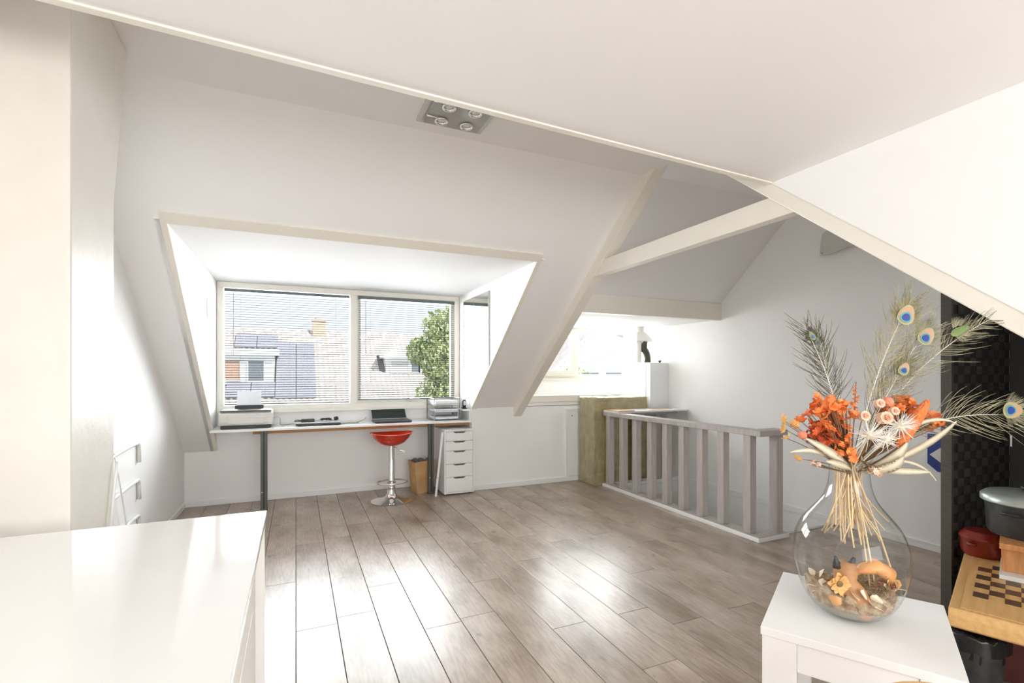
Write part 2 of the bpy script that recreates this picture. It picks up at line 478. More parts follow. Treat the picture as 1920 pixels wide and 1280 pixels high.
while k * W < XR:
    x0, x1 = max(k*W, XL), min((k+1)*W, XR)
    yend = YB if x1 <= DXR + 0.1 else YK
    if x0 >= HX - 1e-4:
        lay(x0, x1, YREAR, HY0, rng); lay(x0, x1, HY1, yend, rng)
    else:
        lay(x0, x1, YREAR, yend, rng)
    k += 1
tr = bx(HX-.004, XR, HY0-.03, HY0, -.002, .006)
struct(tr.build('trim_1', 'greywood'), 'grey threshold strip at the edge of the stair opening')

ln = MB()
ln.box(HX-.004, HX+.012, HY0, HY1, -.13, -.001); ln.box(HX, XR, HY1-.012, HY1+.004, -.13, -.001); ln.box(HX, XR, HY0-.004, HY0+.012, -.13, -.001)
struct(ln.build('trim_8', 'satin'), 'white lining around the stair opening')
# stairwell below the opening
s = MB()
s.box(HX-.06, HX-.004, HY0-.06, HY1+.06, -2.5, -0.12)
s.box(HX-.06, XR+.05, HY1, HY1+.06, -2.5, -0.12)
s.box(HX-.06, XR+.05, HY0-.06, HY0-.001, -2.5, -0.12)
s.box(HX-.06, XR+.05, HY0-.06, HY1+.06, -2.56, -2.5)
struct(s.build('wall_stairwell', 'stairwall'), 'painted stairwell shaft below the opening')
st = MB()
for i in range(9):
    st.box(HX, XR, 2.64 + 0.19*i, 2.64 + 0.19*(i+1), -2.5, -0.21 - 0.22*i)
struct(st.build('staircase', 'stairwall'), 'painted stairs descending inside the stairwell')

# walls
struct(bx(XL-.1, XL, YREAR, YB+.1, -0.12, 2.75).build('wall_left', 'white'), 'white painted left wall')
struct(bx(XR, XR+.1, YREAR, YB+.1, -2.5, 3.0).build('wall_right', 'white'), 'white boarded gable wall behind the stairs')
b = MB()
b.box(XL, DXR+.06, YB, YB+.1, 0, 0.875)
b.box(XL, DXL, YB, YB+.1, 0.8, 2.2)
struct(b.build('wall_back', 'white'), 'white wall under the dormer window')
kw = MB()
kw.box(DXR+.06, XR, YK, YK+.06, 0, 0.885)
kw.box(DXR, DXR+.06, YK, YB, 0, 0.87)
kw.box(TX+.1, XR, YK, YK+.06, 0.88, 0.93)
struct(kw.build('wall_knee', 'white'), 'low white knee wall beside the stairs')
kt = bx(TX+.08, XR, YK-.012, YK+.36, 0.925, 1.0)
struct(kt.build('trim_2', 'cream', bevel=.004), 'cream ledge on top of the knee wall under the small window')
fw = MB()
fw.box(TX+.08, XR, 5.28, 5.36, 1.0, 1.19)
fw.box(TX+.08, 2.62, 5.28, 5.36, 1.19, 1.84)
struct(fw.build('wall_small_dormer', 'white'), 'white panel below the small side window')

# rear wall with the wide window opening behind the camera
rw = MB()
rw.box(XL-.1, XR+.1, YREAR-.08, YREAR, -0.1, 0.75)
rw.box(XL-.1, XR+.1, YREAR-.08, YREAR, 2.12, 3.0)
rw.box(XL-.1, -0.85, YREAR-.08, YREAR, 0.75, 2.12)
rw.box(2.05, XR+.1, YREAR-.08, YREAR, 0.75, 2.12)
struct(rw.build('wall_rear', 'white'), 'white rear wall with a wide window opening')

# roof slopes and ceilings
T = 0.05
def slope(x0, x1, y0, y1, zf):
    return [(x0, y0, zf(y0)), (x1, y0, zf(y0)), (x1, y1, zf(y1)), (x0, y1, zf(y1))]
up = Vector((0, S, 1)).normalized() * T
sl = MB()
sl.prism(slope(XL-.05, TX+.05, YC-.06, YD, zs), up)
sl.prism(slope(XL-.05, DXL-.008, YD, YB+.02, zs), up)
sl.prism(slope(DXR+.008, TX+.05, YD, YK+.05, zs), up)
struct(sl.build('ceiling_window_slope', 'ceil'), 'white sloping roof around the dormer')
struct(bx(XL-.05, TX+.05, 1.4, YC+.04, 2.63, 2.69).build('ceiling_ridge', 'ceil'), 'flat white ceiling strip at the ridge')
ed0, ed1 = 1.635 + .0355*(XL-.05), 1.635 + .0355*(TX)
lc = MB().prism([(XL-.05, YREAR, 2.215), (TX, YREAR, 2.215), (TX, ed1, 2.215), (XL-.05, ed0, 2.215)], (0, 0, .46))
struct(lc.build('ceiling', 'ceil'), 'low flat white ceiling over the foreground')
t3 = MB().prism([(XL-.05, ed0, 2.209), (TX, ed1, 2.209), (TX, ed1+.03, 2.209), (XL-.05, ed0+.03, 2.209)], (0, 0, .06))
struct(t3.build('trim_3', 'cream', bevel=.003), 'cream edge lath along the low ceiling')
# dormer
struct(bx(DXL-.05, DXR+.05, YD-.01, YB+.12, DZ, DZ+.05).build('ceiling_dormer', 'ceil'), 'flat white dormer ceiling')
cl = MB().prism([(DXL, YD, DZ), (DXL, YB, DZ), (DXL, YB, zs(YB)), ], (-.05, 0, 0))
struct(cl.build('wall_dormer_left', 'white'), 'white left dormer cheek')
cr = MB().prism([(DXR, YD, DZ), (DXR, YB, DZ), (DXR, YB, .86), (DXR, YK, .87)], (.05, 0, 0))
struct(cr.build('wall_dormer_right', 'white'), 'white right dormer cheek')
t4 = MB()
n4 = Vector((0, -S, -1)).normalized()
def onslope(x, y, d=0.0): return Vector((x, y, zs(y))) + n4 * d
def strip(x0, x1, y0, y1, th):
    p = [onslope(x0, y0), onslope(x1, y0), onslope(x1, y1), onslope(x0, y1)]
    return p, n4 * th
for nm, lab, (x0, x1, y0, y1) in (('trim_4', 'cream trim along the top of the dormer opening', (DXL-.02, DXR+.02, YD-.045, YD+.012)),
                             ('trim_5', 'cream trim down the left dormer edge', (DXL-.02, DXL+.012, YD, YB-.02)),
                             ('trim_6', 'cream trim down the right dormer edge', (DXR-.012, DXR+.02, YD, YK-.01))):
    p, v = strip(x0, x1, y0, y1, .012)
    struct(MB().prism(p, v).build(nm, 'cream'), lab)
# far bay (behind the truss): higher slope, beam, small dormer
def zf2(y): return 1.98 + 0.88 * (3.82 - y)
YF = 3.82 - (2.75 - 1.98) / .88
fs = MB().prism(slope(TX+.02, XR+.02, YF-.04, 3.83, zf2), Vector((0, .88, 1)).normalized()*T)
struct(fs.build('ceiling_stair_slope', 'ceil'), 'white sloping roof above the stairs')
struct(bx(TX+.02, XR+.02, 1.9, YF+.02, 2.75, 2.8).build('ceiling_stair_ridge', 'ceil'), 'flat white ridge ceiling above the stairs')
struct(bx(TX+.06, XR, 3.80, 3.86, 1.81, 1.985).build('trim_7', 'cream', bevel=.004), 'cream boxed beam in front of the small dormer')
struct(bx(TX+.06, XR+.02, 3.86, 5.40, 1.82, 1.87).build('ceiling_small_dormer', 'ceil'), 'flat white ceiling of the small dormer')
struct(MB().prism([(TX+.06, 3.83, 1.84), (TX+.06, 5.36, 1.84), (TX+.06, 5.36, .9), (TX+.06, 4.97, .9)], (-.04, 0, 0)).build('wall_small_dormer_cheek', 'white'), 'white cheek of the small dormer behind the truss')
# opposite slope behind the truss
def zo(y): return 1.76 + 0.816 * (y - 0.792)
YO = 0.792 + (2.75 - 1.76) / .816
op = MB().prism(slope(TX+.02, XR+.02, -1.36, YO, zo), Vector((0, -.816, 1)).normalized()*T)
struct(op.build('ceiling_storage_slope', 'ceil'), 'white sloping roof over the storage corner')
# boarded triangle between low ceiling and rafter
def zr(y): return 1.455 + 0.816 * (y - 0.792)
yt = 0.792 + (2.22 - 1.455) / .816
y0 = 0.792 - 1.455/.816
pn = MB().prism([(TX, YREAR, 2.22), (TX, yt, 2.22), (TX, y0, 0), (TX, YREAR, 0)], (.05, 0, 0))
struct(pn.build('wall_infill', 'ceil'), 'white boarded triangular panel above the rafter')

# truss timbers
tru = thing('roof_truss', 'cream painted roof truss with two rafters and a collar tie', 'beam', (2.25, 2.45, 0))
def tl(p): return Vector(p) - Vector((2.25, 2.45, 0))
def beam(nm, a, b, w, below, above, slope_s, x0=TX):
    # timber in the plane X=x0, following points a,b on its lower face
    m = MB()
    n = Vector((0, slope_s, 1)).normalized()
    A, B = Vector((x0, a[0], a[1])), Vector((x0, b[0], b[1]))
    pts = [A, B, B + n*above, A + n*above]
    m.prism([tl(p) for p in pts], (w, 0, 0))
    return m.build(nm, 'cream', tru, bevel=.005)
o_ = n4 * 0.085
beam('rafter', (4.97 + o_.y, zs(4.97) + o_.z), (YC - .35 + o_.y, zs(YC-.35) + o_.z), .095, 0, .16, S)
beam('rafter', (-0.9, zr(-0.9)-.085), (2.45, zr(2.45)-.085), .095, 0, .10, -.816, TX+.004)
beam('collar_tie', (1.56, 2.035), (3.44, 2.035), .07, 0, .115, 0.0, TX+.012)

# baseboards
def bb(nm, x0, x1, y0, y1, lab, h=.055):
    struct(bx(x0, x1, y0, y1, 0.0005, h).build(nm, 'satin', bevel=.003), lab)
bb('baseboard_back', XL, DXR, YB-.012, YB, 'white baseboard under the desk')
bb('baseboard_left', XL, XL+.012, -1.0, YB-.012, 'white baseboard on the left wall')
bb('baseboard_knee', DXR, XR, YK-.012, YK, 'white baseboard on the knee wall')
bb('baseboard_right', XR-.012, XR, YREAR, YK-.012, 'white baseboard on the gable wall')

# access hatch in the knee wall
h = thing('access_hatch', 'white painted access hatch in the knee wall beside insulation', 'hatch', (2.87, YK, 0.06))
bx(0, .5, -.012, 0, 0, .76).build('panel', 'satin', h, bevel=.002)
fr_ = MB(); fr_.box(-.012, .0, -.018, 0, -.01, .78); fr_.box(0, .5, -.018, 0, .76, .78)
fr_.build('frame', 'satin', h)
MB().lathe([(0, 0), (.008, .001), (.008, .008), (0, .01)], 10).build('screw', 'steel', h, loc=(.07, -.012, .70), rot=(R(90), 0, 0))

# chimney breast
pf = MB()
PX, PY0, PY1, PY2 = -0.66, 2.0, 2.41, 2.575
prof = [(PX, PY0, 0), (PX, PY1, 0), (PX, PY1, 1.93), (PX, PY2, 2.63), (PX, PY0, 2.63)]
pf.prism(prof, (XL - PX, 0, 0))
struct(pf.build('wall_chimney', 'plaster', bevel=.008), 'cream plastered chimney breast with worn edges')

# ------------------------------------------------------------------ windows
def frame_bars(parent, x0, x1, z0, z1, y0, y1, w, mat='frame', name='frame'):
    for a in ((x0, x1, z1-w, z1), (x0, x1, z0, z0+w), (x0, x0+w, z0+w, z1-w), (x1-w, x1, z0+w, z1-w)):
        bx(a[0], a[1], y0, y1, a[2], a[3]).build(name, mat, parent, bevel=.003)
win = bpy.data.objects.new('window_1', None); col.objects.link(win)
struct(win, 'wide two part dormer window with cream frame')
WZ0, WZ1 = 0.885, DZ
frame_bars(win, DXL+.003, DXR-.003, WZ0, WZ1-.003, YB-.03, YB+.07, .055)
XM = 0.555
bx(XM-.035, XM+.035, YB-.03, YB+.07, WZ0+.055, WZ1-.058).build('mullion', 'frame', win, bevel=.003)
frame_bars(win, XM+.035, DXR-.058, WZ0+.055, WZ1-.058, YB-.012, YB+.045, .04, name='sash')
bx(DXL+.058, XM-.035, YB+.02, YB+.026, WZ0+.05, WZ1-.053).build('pane', 'glass', win)
bx(XM+.075, DXR-.098, YB+.02, YB+.026, WZ0+.09, WZ1-.096).build('pane', 'glass', win)
bx(DXL+.01, DXR-.01, YB-.05, YB-.03, WZ0-.02, WZ0+.012).build('sill', 'frame', win, bevel=.003)
hd = MB().box(1.11, 1.16, YB-.04, YB-.012, .955, .975); hd.box(1.14, 1.25, YB-.05, YB-.035, .965, .980)
hd.build('handle', 'steel', win, bevel=.002)

win2 = bpy.data.objects.new('window_2', None); col.objects.link(win2)
struct(win2, 'small two light dormer window above the stairs')
frame_bars(win2, 2.62, XR, 1.19, 1.82, 5.28, 5.36, .05)
bx(3.205, 3.265, 5.28, 5.36, 1.24, 1.77).build('mullion', 'frame', win2, bevel=.003)
frame_bars(win2, 2.67, 3.205, 1.225, 1.785, 5.26, 5.32, .06, name='sash')
bx(2.73, 3.145, 5.30, 5.305, 1.28, 1.73).build('pane', 'glass', win2)
bx(3.265, XR-.05, 5.30, 5.305, 1.24, 1.77).build('pane', 'glass', win2)
bx(2.62, XR, 5.262, 5.28, 1.165, 1.192).build('sill', 'frame', win2, bevel=.003)
MB().tube([(3.215, 5.255, 1.60), (3.23, 5.24, 1.60), (3.32, 5.235, 1.52)], .009, 8).build('handle', 'satin', win2, smooth=True)

win3 = bpy.data.objects.new('window_3', None); col.objects.link(win3)
struct(win3, 'wide rear window behind the camera')
frame_bars(win3, -.85, 2.05, .75, 2.12, YREAR-.07, YREAR-.01, .06)

# venetian blinds
def blind(label, x0, x1, ztop, zbot, ygl, grp):
    t = thing('venetian_blind', label, 'blind', (x0, ygl, zbot), 0, grp)
    w = x1 - x0; H = ztop - zbot
    bx(0, w, -.014, .014, H-.03, H).build('headrail', 'bluehead', t, bevel=.002)
    bx(.002, w-.002, -.012, .012, 0, .012).build('bottom_rail', 'bluehead', t, bevel=.002)
    m = MB()
    pr = [(-.0125, -.0012), (-.006, .0008), (.006, .0008), (.0125, -.0012)]
    v = [[m.bm.verts.new((x, y, z + dz)) for (y, z) in pr for dz in (0, .0006)] for x in (.003, w-.003)]
    for i in range(3):
        for q in (0, 1):
            a, b_ = 2*i+q, 2*i+2+q
            m.bm.faces.new([v[0][a], v[1][a], v[1][b_], v[0][b_]])
    me = m.mesh('slat'); me.materials.append(M['slat'])
    z = .03
    while z < H - .035:
        inst(me, 'slat', t, (0, 0, z), (R(11), 0, 0))
        z += .0235
    for fx in (.12, .5, .88):
        c_ = MB()
        for dy in (-.0135, .0135):
            c_.tube([(w*fx, dy, .006), (w*fx, dy, H-.02)], .0007, 4)
        c_.build('ladder_cord', 'cord', t)
    MB().tube([(w*.07, -.022, H-.02), (w*.07, -.024, H*.42)], .003, 6).build('wand', 'cord', t)
    return t
blind('venetian blind covering the left window pane behind printer', DXL+.062, XM-.04, WZ1-.062, WZ0+.062, YB-.006, 'venetian blinds')
blind('venetian blind covering the right window pane with the tree outside', XM+.045, DXR-.064, WZ1-.065, WZ0+.085, YB-.030, 'venetian blinds')

# ------------------------------------------------------------------ mirror, vent, fixtures on walls
mi = thing('wall_mirror', 'tall two panel mirror on the right dormer cheek', 'mirror', (DXR, 4.4, 1.31))
MB().box(-.018, 0, 0, .41, 0, .74).build('mirror_panel', 'mirror', mi, bevel=.002)
MB().box(-.018, 0, .413, .76, 0, .74).build('mirror_panel', 'mirror', mi, bevel=.002)
bx(-.016, 0, -.004, 0, 0, .742).build('frame', 'steel', mi)
ve = thing('wall_vent', 'round white ribbed vent on the left dormer cheek', 'vent', (DXL, 4.875, 1.815))
MB().lathe([(0, .0), (.095, 0), (.095, .012), (.08, .02), (0, .022)], 28).build('cover', 'satin', ve, rot=(0, R(90), 0), smooth=True, angle=35)
for i in range(9):
    zz = -.068 + i*.017
    hw = math.sqrt(.085**2 - zz**2) * .9
    bx(.02, .030, -hw, hw, zz-.003, zz+.003).build('rib', 'satin', ve)
wl = thing('wall_lamp', 'frosted glass uplight on the gable wall behind the rafter', 'lamp', (XR, 2.52, 2.33))
pts = []
for i in range(13):
    u = i/12
    pts.append((u, 0))
g = MB()
outline = [(-.0, -.10), (.02, -.105), (.12, -.085), (.24, -.06), (.30, .0), (.30, .05), (.28, .12), (.0, .12), (-.10, .10), (-.19, .09), (-.19, .0), (-.19, -.075), (-.17, -.10)]
outline = [(-.19, -.09), (-.05, -.085), (.08, -.06), (.17, -.02), (.20, .04), (.20, .10), (-.12, .11), (-.165, .09), (-.18, .03)]
g.prism([(-.045 - .02*math.cos(y_*6), y_, z_) for (y_, z_) in [(-a, b) for a, b in outline]], (.008, 0, 0))
g.build('glass_shade', 'frost', wl, smooth=False)
bx(-.04, 0, -.06, .06, -.03, .05).build('back_plate', 'satin', wl, bevel=.004)
MB().lathe([(0, 0), (.008, 0), (.008, .008), (0, .01)], 10).build('screw', 'steel', wl, loc=(-.06, .165, -.07), rot=(0, R(-90), 0))

lp = thing('ceiling_lamp', 'square glass ceiling lamp with four round spots', 'lamp', (0.78, 2.46, 2.63))
bx(-.185, .185, -.16, .165, -.012, 0).build('glass_back', 'frost', lp, bevel=.003)
bx(-.155, .155, -.135, .135, -.026, -.013).build('glass_plate', 'lampglass', lp, bevel=.003)
for (ix, iy) in ((-1, -1), (1, -1), (-1, 1), (1, 1)):
    sp = MB().lathe([(.024, -.0), (.036, 0), (.038, -.006), (.034, -.012), (.026, -.010), (.024, 0)], 24).build('spot_ring', 'chrome', lp, loc=(ix*.07, iy*.073, -.0265), smooth=True)
    MB().lathe([(0, -.006), (.018, -.005), (.0245, 0), (0, .0)], 20).build('spot_lens', 'bulb', sp, smooth=True)
for iy in (-1, 1):
    MB().tube([(-.155, iy*.073-.03, -.03), (-.06, iy*.073-.02, -.03)], .006, 8).build('glass_rod', 'chrome', lp, smooth=True)

bs = thing('wall_sign', 'blue eight sided board with pale diamond hung low on the gable wall', 'sign', (XR-.012, 1.86, 0.565))
oc = [(.10, .26), (-.10, .26), (-.10, 0.04), (-.04, 0), (.04, 0), (.10, .05)]
MB().prism([(0, y_, z_) for y_, z_ in oc], (.012, 0, 0)).build('board', 'blue', bs)
MB().prism([(-.004, .085, .115), (-.004, -.03, .215), (-.004, -.1, .12), (-.004, -.03, .03)], (.0035, 0, 0)).build('diamond', 'offwhite', bs)

rk = thing('wall_rack', 'white tubular rack on the left wall by chimney', 'rack', (XL, 3.5, 0.30))
for i, z_ in enumerate((.50, .26, .03)):
    MB().tube(bez((.012, -.35, z_-.03), (.012, .1, z_), (.012, .31, z_), 6) + bez((.012, .35, z_), (.012, .40, z_), (.012, .40, z_-.04), 6) + [(.012, .40, z_-.13)], .012, 8).build('rail', 'satin', rk, smooth=True)
    bx(0, .012, -.36, -.33, z_-.05, z_).build('bracket', 'satin', rk)
tag(MB().tube(bez((-.648, 2.40, .90), (-.65, 2.34, .7), (-.645, 2.22, .35), 10) + [(-.645, 2.18, .01)], .006, 6).build('cable', 'satin', smooth=True), 'white cable hanging down the chimney breast', 'cable')
tag(MB().tube(bez((XL+.018, 3.40, .80), (XL+.03, 3.55, .45), (XL+.02, 3.72, .02), 10), .004, 6).build('cable', 'satin', smooth=True), 'thin white cable hanging in front of the wall rack', 'cable')

# ------------------------------------------------------------------ desk and what stands on it
DT = 0.75
DY = 4.93
dk = thing('desk', 'long white window desk on dark metal legs', 'desk', (DXL, DY, 0))
DWI = DXR - DXL
bx(.002, DWI-.002, 0, YB-DY-.014, DT-.02, DT).build('desk_top', 'satin', dk, bevel=.002)
for lx in (-.267-DXL, 1.284-DXL):
    lg = bx(lx-.028, lx+.028, .03, .08, 0, DT-.02).build('leg', 'darkmetal', dk, bevel=.003)
    bx(lx-.006, lx+.006, .026, .03, .02, DT-.03).build('groove', 'black', lg)
    MB().lathe([(0, 0), (.006, 0), (.006, .004), (0, .005)], 8).build('screw', 'steel', lg, loc=(lx-.015, .03, .17), rot=(R(90), 0, 0))
bx(.33, DWI-.01, .09, .13, DT-.055, DT-.0205).build('batten', 'batten', dk)
ps = thing('power_strip', 'white power strip fixed under the desk top', 'power strip', (.52, 5.05, DT-.062))
bx(0, .44, 0, .05, 0, .04).build('body', 'satin', ps, bevel=.004)
for i in range(7):
    MB().lathe([(0, 0), (.017, 0), (.019, .003), (.012, .004), (0, -.001)], 14).build('socket', 'silver', ps, loc=(.05 + i*.056, -.001, .02), rot=(R(90), 0, 0))

pr = thing('printer', 'light grey inkjet printer at the left end of the desk', 'printer', (-.63, 4.99, DT))
MB().prism([(0, .02, .03), (0, 0, .06), (0, 0, .135), (0, .03, .155), (0, .30, .155), (0, .30, .03)], (.43, 0, 0)).build('body', 'printer', pr, bevel=.008)
bx(.015, .415, .015, .29, 0, .03).build('base', 'black', pr, bevel=.004)
bx(.01, .42, .004, .30, .1555, .168).build('lid', 'darkmetal', pr, bevel=.004)
bx(.07, .36, -.003, .002, .05, .125).build('front_flap', 'printer', pr, bevel=.002)
bx(.25, .40, -.005, -.002, .105, .118).build('chrome_strip', 'silver', pr)
bx(.105, .345, .25, .29, .165, .20).build('paper_feed', 'black', pr, bevel=.003)
ppr = MB().box(.12, .325, 0, .002, 0, .16, Matrix.Translation((0, .262, .17)) @ Matrix.Rotation(R(-10), 4, 'X')).build('paper_sheet', 'paper')
ppr.location = pr.location
tag(ppr, 'blank sheet of paper standing in the printer feed', 'paper')

def laptop_base(t, w, d):
    bx(0, w, 0, d, .004, .022).build('body', 'black', t, bevel=.004)
    for x_, y_ in ((.03, .03), (w-.03, .03), (.03, d-.03), (w-.03, d-.03)):
        bx(x_-.012, x_+.012, y_-.008, y_+.008, 0, .005).build('rubber_foot', 'black', t)
l1 = thing('laptop', 'closed silver lidded laptop with chargers lying on it', 'laptop', (0.0, 5.02, DT))
laptop_base(l1, .40, .26)
bx(0, .40, 0, .26, .0225, .032).build('lid', 'silver', l1, bevel=.004)
def charger(nm, loc, lab, lump, rz):
    t = thing(nm, lab, 'charger', loc, rz)
    if lump:
        bx(0, .12, -.03, .03, 0, .028).build('brick', 'black', t, bevel=.006)
        MB().tube([(-.0, 0, .014), (-.04, .01, .02), (-.06, -.02, .012), (-.02, -.045, .012), (.04, -.045, .012)], .004, 6).build('lead', 'black', t, smooth=True)
    rr = random.Random(5 if lump else 8)
    pts = []
    for i in range(46):
        a_ = i * .55
        pts.append(((.16 if lump else .0) + .045*math.cos(a_)*(1+.2*rr.random()), .025*math.sin(a_)*(1+.3*rr.random()), .008 + .022*rr.random()))
    if not lump:
        MB().tube(pts, .0035, 6).build('coil', 'black', t, smooth=True)
        MB().lathe([(0, 0), (.018, 0), (.02, .03), (.012, .04), (0, .04)], 12).build('plug', 'black', t, loc=(.075, 0, .02), rot=(0, R(80), 0))
    return t
charger('laptop_charger', (.045, 5.12, DT+.0325), 'black charger brick on the closed laptop', True, .05)
charger('charger_cable', (.27, 5.13, DT+.0325), 'coiled black power cable with plug on closed laptop', False, 0)
l2 = thing('laptop', 'open laptop with dark screen tilted far back on desk', 'laptop', (.72, 4.99, DT))
laptop_base(l2, .37, .24)
bx(.03, .34, .08, .21, .0222, .0235).build('keyboard', 'darkmetal', l2)
mt = Matrix.Translation((0, .24, .02)) @ Matrix.Rotation(R(-48), 4, 'X')
MB().box(0, .37, 0, .008, 0, .22, mt).build('screen_lid', 'silver', l2, bevel=.002)
MB().box(.008, .362, -.0012, 0, .01, .212, mt).build('screen', 'darkscreen', l2)
for pts, lab in (([(.43, 5.13, DT+.005), (.5, 5.2, DT+.004), (.60, 5.14, DT+.004), (.55, 5.05, DT+.004), (.47, 5.08, DT+.004), (.40, 5.12, DT+.004)], 'thin grey cable looping beside the closed laptop'),
                 ([(.53, 5.12, DT+.004), (.60, 5.2, DT+.01), (.66, 5.25, DT+.03), (.665, 5.25, DT+.045)], 'short grey cable with black connector'),
                 ([(-.19, 5.05, DT+.09), (-.15, 5.06, DT+.10), (-.13, 5.08, DT+.06), (-.15, 5.12, DT+.005), (-.02, 5.28, DT+.004)], 'grey cable curling from the printer side')):
    P = []
    for i in range(len(pts)-1):
        for t_ in (0, .33, .66): P.append(Vector(pts[i]).lerp(Vector(pts[i+1]), t_))
    P.append(Vector(pts[-1]))
    for _ in range(2):
        P = [P[0]] + [(P[i-1] + P[i]*2 + P[i+1])/4 for i in range(1, len(P)-1)] + [P[-1]]
    tag(MB().tube(P, .0035, 6).build('cable', 'steel', smooth=True), lab, 'cable')

tray = thing('letter_tray', 'wire letter tray stacked with papers on desk', 'tray', (1.33, 5.02, DT))
TW, TD = .29, .30
for x_ in (0, TW):
    MB().tube([(x_, 0, .0), (x_, 0, .235), (x_, TD, .235), (x_, TD, 0)], .005, 6).build('wire_frame', 'steel', tray, smooth=True)
MB().tube([(0, 0, .235), (TW, 0, .235)], .004, 6).build('wire', 'steel', tray)
MB().tube([(0, TD, .235), (TW, TD, .235)], .004, 6).build('wire', 'steel', tray)
for i, z_ in enumerate((.012, .085, .158)):
    sh = bx(.004, TW-.004, .01, TD-.005, z_, z_+.004).build('shelf', 'steel', tray)
    MB().tube([(.004, .005, z_+.02), (TW-.004, .005, z_+.02)], .003, 6).build('front_wire', 'steel', sh)
    pp = bx(.02, TW-.025, .0, TD-.02, 0, (.022, .03, .045)[i])
    o = pp.build('paper_stack', 'paper', None, bevel=.004)
    o.location = (1.33, 5.025 + .004*i, DT + z_ + .0045)
    tag(o, ('papers on the lowest level of the letter tray', 'papers on the middle level of the letter tray', 'thick pile of papers on the top of the letter tray')[i], 'papers')
sb = thing('desk_shelf', 'small white corner shelf box at the right desk end', 'shelf', (1.63, 4.96, DT))
bx(0, .083, 0, .36, .10, .115).build('top', 'satin', sb, bevel=.002)
bx(.07, .083, 0, .36, 0, .10).build('side', 'satin', sb)
bx(0, .012, .2, .36, 0, .10).build('side', 'satin', sb)
ph = thing('cordless_phone', 'dark cordless phone handset standing on the corner shelf', 'phone', (1.672, 5.05, DT+.116))
bx(-.026, .026, -.02, .03, 0, .014).build('cradle', 'black', ph, bevel=.004)
MB().lathe([(0, .012), (.018, .014), (.022, .04), (.022, .085), (.015, .098), (0, .1)], 14, sx=1, sy=.55).build('handset', 'black', ph, smooth=True)
bx(-.013, .013, -.0125, -.0115, .04, .085).build('keypad', 'silver', ph)

# bar stool
bsx, bsy = .855, 4.84
stl = thing('bar_stool', 'red bucket bar stool on chrome pedestal', 'stool', (bsx, bsy, 0))
MB().lathe([(0, 0), (.195, 0), (.198, .008), (.16, .022), (.09, .034), (.055, .055), (.04, .085), (.036, .12), (0, .12)], 40).build('base', 'chrome', stl, smooth=True, angle=50)
MB().lathe([(.032, .11), (.036, .115), (.036, .15), (.029, .16), (.029, .55), (0, .55)], 20).build('column', 'chrome', stl, smooth=True, angle=40)
rp = [(.145*math.cos(a), .11*math.sin(a) - .03, .195) for a in [2*math.pi*i/28 for i in range(29)]]
fr = MB().tube(rp, .0085, 8, cap=False).build('footrest', 'chrome', stl, smooth=True)
MB().lathe([(.030, .16), (.042, .165), (.042, .20), (.030, .205)], 18).build('clamp', 'chrome', stl, smooth=True, angle=40)
seat = MB()
sp = [(.0, 0), (.07, .003), (.13, .03), (.175, .075), (.205, .118), (.212, .122), (.205, .124), (.165, .085), (.12, .045), (.06, .022), (0, .02)]
seat.lathe(sp, 40, (0, 0, .545), 1.0, .85)
for v in seat.bm.verts:   # bucket: sides up, front and back dip
    r_ = math.hypot(v.co.x, v.co.y)
    v.co.z += .010 * (abs(v.co.x)/.212)**2 * (r_/.212) - .006 * (abs(v.co.y)/.18)**2 * (r_/.212)
seat.build('seat', 'red', stl, smooth=True)
MB().tube([(.03, 0, .53), (.07, -.02, .50), (.115, -.03, .488), (.135, -.03, .478), (.12, -.03, .474), (.085, -.025, .486)], .0045, 6).build('lever', 'chrome', stl, smooth=True)

# drawer unit
du = thing('drawer_unit', 'white drawer unit with five drawers under the desk', 'cabinet', (1.385, 4.825, 0))
DW, DD, DH = .32, .50, .668
bd = MB()
bd.box(0, .014, 0, DD, .012, DH); bd.box(DW-.014, DW, 0, DD, .012, DH); bd.box(.014, DW-.014, .004, DD, DH-.014, DH); bd.box(.014, DW-.014, .004, DD, .012, .03)
bd.box(.014, DW-.014, .03, DD, .03, DH-.014)
bd.build('body', 'satin', du, bevel=.0015)
for x_ in (.03, DW-.05):
    bx(x_, x_+.02, .03, .06, 0, .012).build('foot', 'black', du)
zt = DH - .017
for hgt in (.098, .10, .135, .135, .153):
    dr = bx(.0165, DW-.0165, 0, .018, zt-hgt+.003, zt).build('drawer', 'satin', du, bevel=.0015)
    MB().prism([(DW/2-.07, -.0012, zt-.001), (DW/2+.07, -.0012, zt-.001), (DW/2+.045, -.0012, zt-.016), (DW/2-.045, -.0012, zt-.016)], (0, .001, 0)).build('cutout_shade', 'darkmetal', dr)  # dark plate on the drawer front paints the shade of the cutout
    zt -= hgt
# paper bag and leaning batten
pb = thing('paper_bag', 'crumpled brown paper bag of rubbish under the desk', 'bag', (1.215, 5.10, 0), R(14))
g = MB()
lv = [(0, .085, .06), (.12, .10, .07), (.24, .112, .078), (.33, .118, .082)]
rg = []
rr = random.Random(2)
for (z_, hx, hy) in lv:
    ring = []
    for (sx_, sy_) in ((-1, -1), (0, -1.06), (1, -1), (1.04, 0), (1, 1), (0, 1.06), (-1, 1), (-1.04, 0)):
        ring.append(g.bm.verts.new((sx_*hx + rr.uniform(-.006, .006), sy_*hy + rr.uniform(-.006, .006), z_ + (rr.uniform(-.01, .012) if z_ > .3 else 0))))
    rg.append(ring)
for a_, b_ in zip(rg[:-1], rg[1:]):
    for k in range(8): g.bm.faces.new([a_[k], a_[(k+1) % 8], b_[(k+1) % 8], b_[k]])
g.bm.faces.new(rg[0][::-1])
o = g.build('bag', 'kraft', pb)
md = o.modifiers.new('s', 'SOLIDIFY'); md.thickness = .003
rb = MB()
